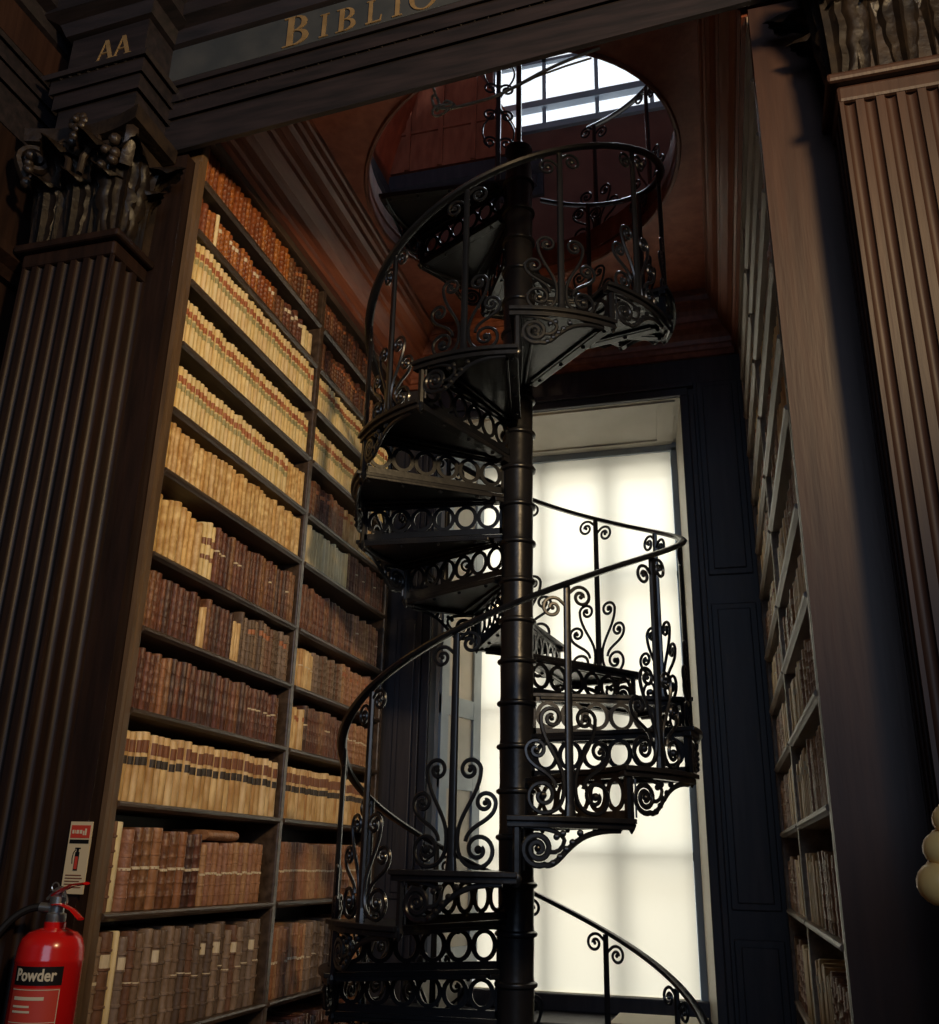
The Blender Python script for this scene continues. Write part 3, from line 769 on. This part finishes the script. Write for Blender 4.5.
for p, k in zip(me.polygons, MI): p.material_index = k; p.use_smooth = True
me.attributes.new('bk', 'FLOAT_VECTOR', 'POINT'); me.attributes.new('rn', 'FLOAT', 'POINT')
a1 = me.attributes['bk']; a2 = me.attributes['rn']
for i in range(len(V)): a1.data[i].vector = BK[i]; a2.data[i].value = RN[i]
try: me.set_sharp_from_angle(angle=0.9)
except Exception: pass
o = bpy.data.objects.new('book_rows', me); C.objects.link(o)
tag(o, 'smaller and more distant books filling the remaining shelves of both bookcases', 'books', kind='stuff')

# ------------------------------------------------------------------ spiral staircase
RISE, STEP, N0, N1 = .1635, math.radians(32.7), -9, 19
TH0 = math.radians(250)
ZT = lambda n: 1.475+RISE*n
RT_, RRAIL = .678, .67
st = thing('spiral_staircase', 'black cast iron spiral staircase with scrollwork balusters in front of the window', 'staircase', (CX, CY, 0))
bm = B()
prof = [(.10, 0), (.10, .03), (.075, .05), (.068, .08)]
for n in range(N0, N1+1):
    z = ZT(n)-RISE*.30
    if z < .12: continue
    prof += [(.066, z-.012), (.076, z-.006), (.078, z), (.076, z+.006), (.066, z+.012), (.064, z+.03)]
prof += [(.056, 4.70), (.066, 4.72), (.066, 4.74), (.03, 4.77), (.014, 4.80), (.013, 6.6), (.0, 6.62)]
lathe(bm, prof, 24); obj('column', bm, ironw, st, smooth=True)
def cyl(a, r, z): return (r*math.cos(a), r*math.sin(a), z)
def tread_bm():
    bm = B(); a0, a1 = -.035, STEP+.015; n = 10
    def sector(z0, z1, r0, r1, b0=a0, b1=a1):
        lo_i = [bm.verts.new(cyl(b0+(b1-b0)*i/n, r0, z0)) for i in range(n+1)]; lo_o = [bm.verts.new(cyl(b0+(b1-b0)*i/n, r1, z0)) for i in range(n+1)]
        hi_i = [bm.verts.new(cyl(b0+(b1-b0)*i/n, r0, z1)) for i in range(n+1)]; hi_o = [bm.verts.new(cyl(b0+(b1-b0)*i/n, r1, z1)) for i in range(n+1)]
        for i in range(n):
            bm.faces.new((lo_i[i], lo_o[i], lo_o[i+1], lo_i[i+1])); bm.faces.new((hi_i[i], hi_i[i+1], hi_o[i+1], hi_o[i]))
            bm.faces.new((lo_o[i], hi_o[i], hi_o[i+1], lo_o[i+1])); bm.faces.new((lo_i[i], lo_i[i+1], hi_i[i+1], hi_i[i]))
        for i in (0, n): bm.faces.new((lo_i[i], hi_i[i], hi_o[i], lo_o[i]))
    sector(-.016, 0, .055, RT_+.018)              # plate and nosing
    sector(-.034, -.016, .655, RT_+.006)      # rim
    sector(-.034, -.016, .055, .10)
    # ribs and bolted flanges under the plate
    def rib(aa, bb, r0, r1, h, w):
        p, q = Vector(cyl(aa, r0, 0)), Vector(cyl(bb, r1, 0)); d = (q-p).normalized(); s = Vector((-d.y, d.x, 0))*w/2
        vs = []
        for zz in (-.016-h, -.015):
            for pt in (p-s, q-s, q+s, p+s): vs.append(bm.verts.new(pt+Vector((0, 0, zz))))
        for f in ((0, 1, 2, 3), (7, 6, 5, 4), (0, 4, 5, 1), (1, 5, 6, 2), (2, 6, 7, 3), (3, 7, 4, 0)): bm.faces.new([vs[i] for i in f])
    rib(.03, .03, .09, RT_, .012, .030); rib(STEP-.02, STEP-.01, .12, RT_, .012, .036)
    rib(.25, .12, .12, .66, .010, .012); rib(.40, .52, .15, .62, .010, .012)
    for r in (.18, .34, .50, .64):
        for aa in (STEP-.02,):
            c = cyl(aa, r, -.030); 
            bmesh.ops.create_cone(bm, cap_ends=True, segments=8, radius1=.010, radius2=.006, depth=.010, matrix=Matrix.Translation((c[0], c[1], -.032)) @ Matrix.Rotation(PI, 4, 'X'))
    return bm
def riser_bm():
    bm = B(); h0, h1 = -RISE+.001, -.018; H = h1-h0; th = .006
    def rect(r0, r1, z0, z1): box(bm, r0, r1, -th/2, th/2, z0, z1)
    rect(.058, .668, h0, h0+.026); rect(.058, .668, h1-.016, h1)
    rect(.650, .668, h0, h1); rect(.058, .075, h0, h1)
    R_o = (H-.042)/2; zc = (h0+.026+h1-.016)/2; n = 6; pitch = (.650-.075)/n
    ri = R_o-.012
    for k in range(n):
        xc = .075+pitch*(k+.5); N = 24; vs = []
        for (rr, rz) in ((pitch/2+.002, R_o+.002), (pitch/2-.015, ri)):
            for y in (-th/2, th/2):
                vs.append([bm.verts.new((xc+rr*math.cos(2*PI*j/N), y, zc+rz*math.sin(2*PI*j/N))) for j in range(N)])
        of, ob, inf, ib = vs
        for j in range(N):
            q = (j+1) % N
            bm.faces.new((of[j], of[q], inf[q], inf[j])); bm.faces.new((ob[j], ib[j], ib[q], ob[q]))
            bm.faces.new((of[j], ob[j], ob[q], of[q])); bm.faces.new((inf[j], inf[q], ib[q], ib[j]))
        # small web pieces thickening the meeting points
        for s in (-1, 1):
            pass
    return bm
radial = lambda p: Vector((p.x, p.y, 0)).normalized()
def oncyl(pts, r, z0=0):      # (u arc metres, v) -> cylinder
    return [cyl(u/r, r, z0+v) for u, v in pts]
def bracket_bm():
    """pendant post at the low corner of the tread and a scrolled console rising along its outer edge"""
    bm = B(); r = .668
    L = r*STEP
    tube(bm, [cyl(.012, r, -.02), cyl(.012, r, -RISE-.012)], .013, .010, 6, up=radial)
    tube(bm, [cyl(.012, r, -RISE-.005), cyl(.012, r, -RISE-.020), cyl(.012, r, -RISE-.034), cyl(.012, r, -RISE-.045)], .017, .014, 8, up=radial, taper=lambda t: (.7, 1, .6, .12)[round(t*3)])
    # volute
    c = (.072, -.095)
    sp = spiral(c[0], c[1], .050, -1.15, -2.1, .16, 44)
    curve = bez((L-.035, -.036), (.22, -.036), (.19, -.075), (.155, -.105), 10)+bez((.155, -.105), (.13, -.135), (.105, -.148), (c[0]+.050*math.cos(-1.15), c[1]+.050*math.sin(-1.15)), 8)[1:]
    tube(bm, oncyl(curve+sp[1:], r), .009, .0065, 6, up=radial)
    sp2 = bez((.028, -.032), (.10, -.034), (.15, -.045), (.155, -.07), 8)+bez((.155, -.07), (.15, -.10), (.12, -.115), (.095, -.098), 6)[1:]
    tube(bm, oncyl(sp2, r), .007, .0055, 6, up=radial)
    # leaf knobs along the curve
    for u, v in ((.205, -.047), (.18, -.075), (.16, -.095), (.14, -.117), (.118, -.136), (.13, -.06), (.15, -.05)):
        p = Vector(cyl(u/r, r+.002, v)); ball(bm, p, .0105, seg=6)
    # rosette centre
    ball(bm, Vector(cyl(c[0]/r, r, c[1])), .011, seg=8)
    # cover strip close to the post
    tube(bm, oncyl([(.03, -.04), (.03, -RISE+.005)], r), .004, .004, 4, up=radial)
    return bm
SLOPE = RISE/STEP/RRAIL      # rail rise per arc metre
def baluster_bm(H):
    """stands at the origin angle on radius .685; v=0 is the tread top, H the rail"""
    bm = B(); r = .652
    tube(bm, [cyl(0, r, 0), cyl(0, r, .02), cyl(0, r, H*.5), cyl(0, r, H-.004)], .013, .010, 8, up=radial, taper=lambda t: 1.25-.3*t)
    lathe_pts = [cyl(0, r, .0), cyl(0, r, .03), cyl(0, r, .05)]
    tube(bm, lathe_pts, .020, .014, 8, up=radial, taper=lambda t: 1-.3*t)
    for s in (-1, 1):
        A = (.056*s, .300); Bc = (.106*s, .200); Cc = (.086*s, .062)
        def sp(c, R, a0, turns, n=28, r1=.24):
            return [(c[0]+s*(q[0]), c[1]+q[1]) for q in spiral(0, 0, R, a0, turns, r1, n)]
        vA = sp(A, .036, 0.1, 1.3)
        down = bez(vA[0], (A[0]+s*.036, .225), (.022*s, .17), (.019*s, .105), 12)
        base = bez((.019*s, .105), (.015*s, .045), (.035*s, .010), (Cc[0], Cc[1]-.052), 10)
        vC = sp(Cc, .052, -PI/2, 1.35, 34)
        tube(bm, oncyl(vA[::-1]+down[1:]+base[1:]+vC[1:], r), .0068, .0062, 6, up=radial)
        vB = sp(Bc, .034, 0.0, 1.25)
        d2 = bez(vB[0], (Bc[0]+s*.034, .14), (.050*s, .14), (.045*s, .085), 12)
        tube(bm, oncyl(vB[::-1]+d2[1:], r), .0068, .0062, 6, up=radial)
        for c, k in ((A, .009), (Bc, .009), (Cc, .013)): ball(bm, Vector(cyl(c[0]/r, r, c[1])), k, seg=6)
        zt = H+s*.050*SLOPE-.060
        vt = sp((.050*s, zt), .037, 2.2, -1.35, 30)
        tube(bm, oncyl([(.008*s, zt+.012)]+vt, r), .0062, .0058, 6, up=radial)
        ball(bm, Vector(cyl(.050*s/r, r, zt)), .008, seg=6)
    return bm
HB = .745
t0 = obj('tread', tread_bm(), ironw, st, bevel=.004)
r0 = obj('riser', riser_bm(), iron, t0)
b0 = obj('bracket', bracket_bm(), iron, t0, smooth=True)
ba0 = obj('baluster', baluster_bm(HB), iron, st, smooth=True)
first = True
for n in range(N0, N1+1):
    a = TH0+STEP*n
    if first: t = t0; ba = ba0
    else:
        t = t0.copy(); C.objects.link(t); t.parent = st
        for ch in (r0, b0):
            c = ch.copy(); C.objects.link(c); c.parent = t
        ba = ba0.copy(); C.objects.link(ba); ba.parent = st
    first = False
    t.location = (0, 0, ZT(n)); t.rotation_euler = (0, 0, a)
    ba.location = (0, 0, ZT(n)); ba.rotation_euler = (0, 0, a+STEP*.47)
    if n > 16: bpy.data.objects.remove(ba)
# handrail
bm = B(); pts = []
steps = 260
for i in range(steps+1):
    n = (N0+.3)+(17.2-N0-.3)*i/steps; a = TH0+STEP*n
    pts.append(cyl(a, .664, ZT(n)+HB-RISE*.47+.004))
tube(bm, pts, .019, .011, 8); obj('handrail', bm, iron, st, smooth=True)
# little balls under the newel of the start
bm = B(); a = TH0+STEP*(N0+.3)
lathe(bm, [(.022, .02), (.022, .12), (.014, .14), (.014, .8), (.024, .82), (.024, .85), (.0, .87)], 10, c=(.68*math.cos(a), .68*math.sin(a))); obj('newel_post', bm, iron, st, smooth=True)

# ------------------------------------------------------------------ gallery balustrade round the hole
gb = thing('gallery_balustrade', 'curved iron balustrade of scrolls on the gallery above the ceiling hole', 'balustrade', (CX, CY, ZG))
GR = .80
k = 0
gme = None
for i in range(6):
    a = math.radians(-70+i*28)
    if gme is None:
        bm = baluster_bm(.78)
        for v_ in bm.verts: v_.co.x += .13
        o = obj('baluster', bm, iron, gb, smooth=True); gme = o
    else:
        o = gme.copy(); C.objects.link(o); o.parent = gb
    o.rotation_euler = (0, 0, a)
bm = B(); tube(bm, [cyl(math.radians(-78+i*1.5), .80, .79) for i in range(102)], .018, .010, 8); obj('handrail', bm, iron, gb, smooth=True)
bm = B(); tube(bm, [cyl(math.radians(-78+i*1.5), .80, .012) for i in range(102)], .016, .012, 6); obj('base_rail', bm, iron, gb, smooth=True)

bm = B()
aa = math.radians(112)
def gp(u, v_): a_ = aa+u/.8; return (.8*math.cos(a_), .8*math.sin(a_), v_)
tube(bm, [gp(0, 0), gp(0, .8), gp(0, 1.7)], .016, .012, 8, up=radial)
for sg_ in (-1, 1):
    for zz in (.78, .98, 1.18, 1.38):
        tube(bm, [gp(sg_*q[0], zz+q[1]) for q in spiral(.05, 0, .045, PI, -1.4, .25, 24)], .008, .006, 6, up=radial)
    tube(bm, [gp(sg_*(.05+.045*math.sin(t*PI*3)), .74+t*.68) for t in [i/30 for i in range(31)]], .006, .005, 6, up=radial)
obj('scrolled_standard', bm, iron, gb, smooth=True)

# ------------------------------------------------------------------ gallery level seen through the hole
bm = B()
UX0, UX1, UZ0, UZ1 = -1.42, -.10, 6.27, 7.6
box(bm, -3.2, UX0, 5.2, 5.3, ZG, 8.6); box(bm, UX1, 1.6, 5.2, 5.3, ZG, 8.6)
box(bm, UX0, UX1, 5.2, 5.3, ZG, UZ0); box(bm, UX0, UX1, 5.2, 5.3, UZ1, 8.6)
struct('wall_gallery_back', bm, plast)
bm = B(); box(bm, -2.25, -2.15, 2.6, 5.2, ZG, 6.0); struct('wall_gallery_left', bm, plast)
bm = B(); box(bm, .55, .65, 2.6, 5.2, ZG, 8.6); struct('wall_gallery_right', bm, plast)
bm = B(); box(bm, -3.2, 1.6, 1.9, 5.3, 8.6, 8.7); struct('ceiling_gallery', bm, oakred)
bm = B()
for x in (UX0, UX0+.37, UX0+.74, UX0+1.11, UX1): box(bm, x-.014, x+.014, 5.22, 5.25, UZ0, UZ1)
for z in (UZ0+.03, UZ0+.26, UZ0+.62, UZ0+.98, UZ1): box(bm, UX0, UX1, 5.22, 5.25, z-.014, z+.014)
box(bm, UX0-.05, UX1+.05, 5.17, 5.26, UZ0-.03, UZ0+.02); box(bm, UX0, UX1, 5.2, 5.26, UZ0+.20, UZ0+.255)
struct('window_7', bm, bluegrey)
bm = B(); box(bm, UX0, UX1, 5.232, 5.237, UZ0, UZ1); struct('window_8', bm, glass)
# cornice and coved wooden vault on the gallery's left
bm = B()
prism(bm, [(0, 0), (.03, 0), (.04, .10), (.09, .14), (.10, .20), (0, .20)], lambda a, b: (-2.15+a, 2.7, 5.55+b), lambda a, b: (-2.15+a, 5.2, 5.55+b))
prism(bm, [(0, 0), (.03, 0), (.04, .16), (.09, .20), (.10, .30), (0, .30)], lambda a, b: (-2.15, 5.2-a, 5.70+b), lambda a, b: (-1.05, 5.2-a, 5.70+b))
for i in range(16): box(bm, -2.1+i*.065, -2.065+i*.065, 5.13, 5.17, 5.76, 5.84)
struct('trim_8', bm, oakblack)
bm = B()
n1, n2 = 16, 12
g = []
for i in range(n1+1):
    t = i/n1; ang = t*PI/2*.95
    row = []
    for j in range(n2+1):
        s_ = j/n2
        x = -2.15+1.15*math.sin(ang)*1.0; z = 5.75+1.9*(1-math.cos(ang))*1.0
        x = -2.15+1.25*(1-math.cos(ang)); z = 5.75+1.55*math.sin(ang)
        y = 5.18-(2.4)*s_-.9*t*t*(1-s_)
        row.append(bm.verts.new((x, y, z)))
    g.append(row)
for i in range(n1):
    for j in range(n2): bm.faces.new((g[i][j], g[i+1][j], g[i+1][j+1], g[i][j+1]))
bmesh.ops.solidify(bm, geom=bm.faces[:], thickness=.03)
struct('ceiling_vault', bm, oakred)

bm = B()
ed = bez((-1.16, 6.02), (-1.25, 6.35), (-1.45, 6.75), (-1.85, 7.25), 14)
prism(bm, [(-2.9, 6.02)]+ed+[(-2.9, 7.25)], lambda a, b: (a, 5.10, b), lambda a, b: (a, 5.17, b))
for x in (-2.02, -1.78, -1.54): box(bm, x, x+.035, 5.08, 5.10, 6.02, {-2.02: 7.2, -1.78: 7.1, -1.54: 6.75}[x])
box(bm, -2.9, -1.35, 5.085, 5.10, 6.33, 6.35)
struct('ceiling_lunette', bm, oakred)

# ------------------------------------------------------------------ knotted cord under the beam
cd = thing('knotted_cord', 'pale cord with a knotted loop slung below the beam across the hole', 'cord', (-1.03, 2.9, 4.44))
o = Vector((-1.03, 2.9, 4.44))
bm = B()
P = [(-1.036, 2.9, 4.375), (-1.0, 2.9, 4.352), (-.95, 2.9, 4.345), (-.885, 2.9, 4.350), (-.82, 2.9, 4.355), (-.76, 2.9, 4.368), (-.68, 2.9, 4.40), (-.60, 2.9, 4.435), (-.52, 2.9, 4.462), (-.43, 2.9, 4.485), (-.36, 2.9, 4.499)]
tube(bm, [Vector(p)-o for p in P], .0065, .0065, 6)
P = [(-.72, 2.905, 4.385), (-.62, 2.92, 4.44), (-.5, 2.93, 4.475), (-.40, 2.94, 4.499)]
tube(bm, [Vector(p)-o for p in P], .004, .004, 6)
obj('cord', bm, cordm, cd, smooth=True)
bm = B()
def loop(c, ra, rb, tilt, r):
    pts = []
    for i in range(20):
        a = 2*PI*i/20; x_, z_ = ra*math.cos(a), rb*math.sin(a)
        pts.append(Vector((c[0]+x_*math.cos(tilt)-z_*math.sin(tilt), c[1]+.006*math.sin(2*a), c[2]+x_*math.sin(tilt)+z_*math.cos(tilt))))
    tube(bm, pts, r, r, 6, closed=True)
loop((.03, 0, -.09), .045, .022, .3, .0055); loop((.055, .005, -.075), .03, .018, -.6, .0055); loop((.0, 0, -.05), .012, .04, .25, .006)
tube(bm, [(-.015, 0, .06), (-.012, 0, .02), (0, 0, -.02)], .006, .006, 6)
obj('knot', bm, cordm, cd, smooth=True)

# ------------------------------------------------------------------ fire extinguisher and its sign
fe = thing('fire_extinguisher', 'red powder fire extinguisher hung on the dark pier at lower left', 'fire extinguisher', (-1.836, 2.385, .715))
bm = B(); R = .085
lathe(bm, [(.070, 0), (.078, .006), (R, .02), (R, .515), (R+.0015, .52), (R, .525), (R*.98, .550), (R*.90, .572), (R*.72, .587), (R*.45, .595), (.028, .598), (.028, .612)], 40); obj('cylinder', bm, redp, fe, smooth=True)
bm = B(); lathe(bm, [(.024, .61), (.026, .615), (.026, .632), (.018, .636), (.018, .655), (.022, .657), (.022, .675), (.012, .685)], 16)
lathe_b = B(); 
for v_ in []: pass
tube(bm, [(-.015, 0, .645), (-.050, -.004, .647)], .013, .013, 10)
obj('valve', bm, steel, fe, smooth=True); lathe_b.free()
def lever(name, pts, m, w=.011, t=.004):
    bm = B(); tube(bm, pts, w, t, 8, up=Vector((0, 0, 1))); obj(name, bm, m, fe, smooth=True)
lever('carry_handle', [(-.005, -.01, .655), (.03, -.02, .656), (.075, -.035, .645), (.115, -.05, .625)], redp)
lever('squeeze_lever', [(-.01, -.01, .678), (.02, -.018, .692), (.06, -.03, .706), (.115, -.048, .712)], redp)
bm = B(); tube(bm, [(-.03, -.01, .668), (.0, -.014, .695), (.018, -.016, .70)], .004, .004, 6)
tube(bm, [Vector((.0+.011*math.cos(a), -.022, .70+.011*math.sin(a))) for a in [2*PI*i/14 for i in range(14)]], .002, .002, 5, closed=True)
tube(bm, [(.03, -.02, .69), (.045, -.025, .672), (.05, -.03, .66)], .003, .003, 6); obj('safety_pin', bm, steel, fe, smooth=True)
bm = B(); pts = bez((-.05, -.004, .647), (-.10, -.03, .65), (-.14, -.09, .58), (-.15, -.10, .44), 14)+bez((-.15, -.10, .44), (-.15, -.10, .30), (-.12, -.07, .25), (-.105, -.04, .15), 10)[1:]
tube(bm, pts, .010, .010, 8); obj('hose', bm, blackp, fe, smooth=True)
# curved labels on the cylinder
def curved(name, a0, a1, z0, z1, m, parent, r, n=14):
    bm = B()
    lo = [bm.verts.new((r*math.cos(a0+(a1-a0)*i/n), r*math.sin(a0+(a1-a0)*i/n), z0)) for i in range(n+1)]; hi = [bm.verts.new((v_.co.x, v_.co.y, z1)) for v_ in lo]
    for i in range(n): bm.faces.new((lo[i], lo[i+1], hi[i+1], hi[i]))
    return obj(name, bm, m, parent, smooth=True)
ac = math.radians(-70)      # label faces the room, turned a little left
lab = curved('name_band', math.radians(-114), math.radians(-26), .466, .510, blackp, fe, R+.0008)
def bent_text(txt, size, a_start, z, r, m, parent, name='lettering', bold=.0, fit=None):
    cu = bpy.data.curves.new('t', 'FONT'); cu.body = txt; cu.size = size; cu.extrude = .0004; cu.offset = bold; cu.resolution_u = 3
    to = bpy.data.objects.new('t', cu); C.objects.link(to)
    dg = bpy.context.evaluated_depsgraph_get(); me = bpy.data.meshes.new_from_object(to.evaluated_get(dg))
    bpy.data.objects.remove(to)
    if fit:
        mxx = max(v_.co.x for v_ in me.vertices)
        for v_ in me.vertices: v_.co.x *= fit/mxx
    for v_ in me.vertices:
        a = a_start+v_.co.x/r; rr = r+v_.co.z
        v_.co = Vector((rr*math.cos(a), rr*math.sin(a), z+v_.co.y))
    me.materials.clear(); me.materials.append(m)
    o = bpy.data.objects.new(name, me); C.objects.link(o); o.parent = parent; return o
bent_text('Powder', .040, math.radians(-108), .477, R+.0016, cream, lab, bold=.0010, fit=.108)
pan = curved('instruction_panel', math.radians(-114), math.radians(-27), .10, .460, signr, fe, R+.0007)
def thin(parent, z, a0, a1, h=.003, m=cream): curved('print_line', math.radians(a0), math.radians(a1), z, z+h, m, parent, R+.0013)
thin(pan, .455, -113, -28, .0018)
curved('border_line', math.radians(-29.0), math.radians(-27.8), .10, .455, cream, pan, R+.0013)
thin(pan, .432, -106, -52, .008)
for z, e in ((.415, -74), (.403, -72), (.345, -66), (.333, -58), (.307, -69), (.295, -72), (.283, -66), (.25, -60), (.235, -70)): thin(pan, z, -106, e, .005)
thin(pan, .380, -113, -28, .0015)
# sign
sg = thing('extinguisher_sign', 'cream and red extinguisher notice fixed to the pier above the extinguisher', 'sign', (-1.918, 2.497, 1.393))
bm = B(); box(bm, 0, .074, -.004, 0, 0, .195); obj('board', bm, signw, sg)
bm = B(); box(bm, .005, .069, -.005, -.004, .150, .185); obj('red_header', bm, signr, sg)
bm = B()
for i, (a, b) in enumerate(((.010, .016), (.019, .021), (.024, .032), (.035, .043))): box(bm, a, b, -.0055, -.005, .162, .172)
box(bm, .052, .058, -.0055, -.005, .158, .176); box(bm, .046, .050, -.0055, -.005, .158, .17); obj('white_print', bm, cream, sg)
bm = B(); box(bm, .005, .069, -.005, -.004, .135, .146); obj('black_band', bm, blackp, sg)
bm = B()
box(bm, .030, .044, -.005, -.004, .062, .112); box(bm, .033, .041, -.005, -.004, .112, .120); box(bm, .028, .046, -.005, -.004, .120, .124)
tube(bm, [(.030, -.0045, .118), (.024, -.0045, .110), (.022, -.0045, .095), (.024, -.0045, .080)], .0015, .0008, 5, up=Vector((0, 1, 0))); obj('pictogram', bm, blackp, sg)
bm = B(); box(bm, .032, .042, -.0056, -.005, .066, .100); obj('pictogram_red', bm, signr, sg)
bm = B()
for i in range(5): box(bm, .008, .064-.004*(i % 3), -.005, -.004, .016+i*.008, .019+i*.008)
obj('small_print', bm, brnl, sg)

cb = thing('low_cabinet', 'low cabinet with its lit top edge coloured cream just under the window at the bottom', 'cabinet', (-.465, 4.62, 0))
bm = B(); box(bm, -.16, .16, -.14, .14, 0, .855); obj('body', bm, oakblack, cb, bevel=.006)
bm = B(); box(bm, -.19, .20, -.16, .16, .857, .885); obj('top', bm, cream, cb, bevel=.004)  # cream colour stands in for light falling on the top edge
bm = B(); box(bm, -.13, .13, -.152, -.141, .08, .80); obj('door', bm, oakblack, cb, bevel=.006)

# ------------------------------------------------------------------ marble bust at the right edge
bu = thing('marble_bust', 'cream marble bust in warm-lit colour, only its curled locks showing at the right edge', 'bust', (.452, 1.8, 1.235))
bm = B()
lathe(bm, [(.085, -1.25), (.10, -1.25), (.10, -1.2), (.085, -1.17), (.085, -.08), (.10, -.05), (.10, -.02), (.07, 0), (.05, .02)], 20)
obj('pedestal', bm, marble, bu, smooth=True)
bm = B(); ball(bm, (0, 0, .10), .12, 1.05, .72, .75, 20); ball(bm, (0, 0, .22), .05, 1, 1, 1.3, 14); obj('shoulders', bm, marble, bu, smooth=True)
bm = B(); ball(bm, (0, -.01, .36), .082, .88, 1.05, 1.25, 20)
ball(bm, (0, -.098, .35), .014, .8, 1.2, 1.8, 8); ball(bm, (0, -.088, .305), .016, 1.5, .6, .5, 8); ball(bm, (0, -.078, .275), .022, 1, .8, .8, 8)
for s in (-1, 1): ball(bm, (s*.03, -.083, .375), .013, 1.3, .5, .8, 8); ball(bm, (s*.074, 0, .35), .02, .5, .9, 1.4, 8)
obj('head', bm, marble, bu, smooth=True)
bm = B()
for s in (-1, 1):
    for (x_, z_, r_) in ((.150, .345, .028), (.168, .300, .030), (.178, .248, .036), (.10, .40, .035), (.125, .37, .03), (.13, .29, .04), (.14, .24, .04), (.06, .44, .04)):
        ball(bm, (s*x_, -.02, z_), r_, 1, 1, .95, 14); ball(bm, (s*x_*.9, .03, z_+.01), r_, 1, 1, .95, 12)
obj('hair_curls', bm, marble, bu, smooth=True)
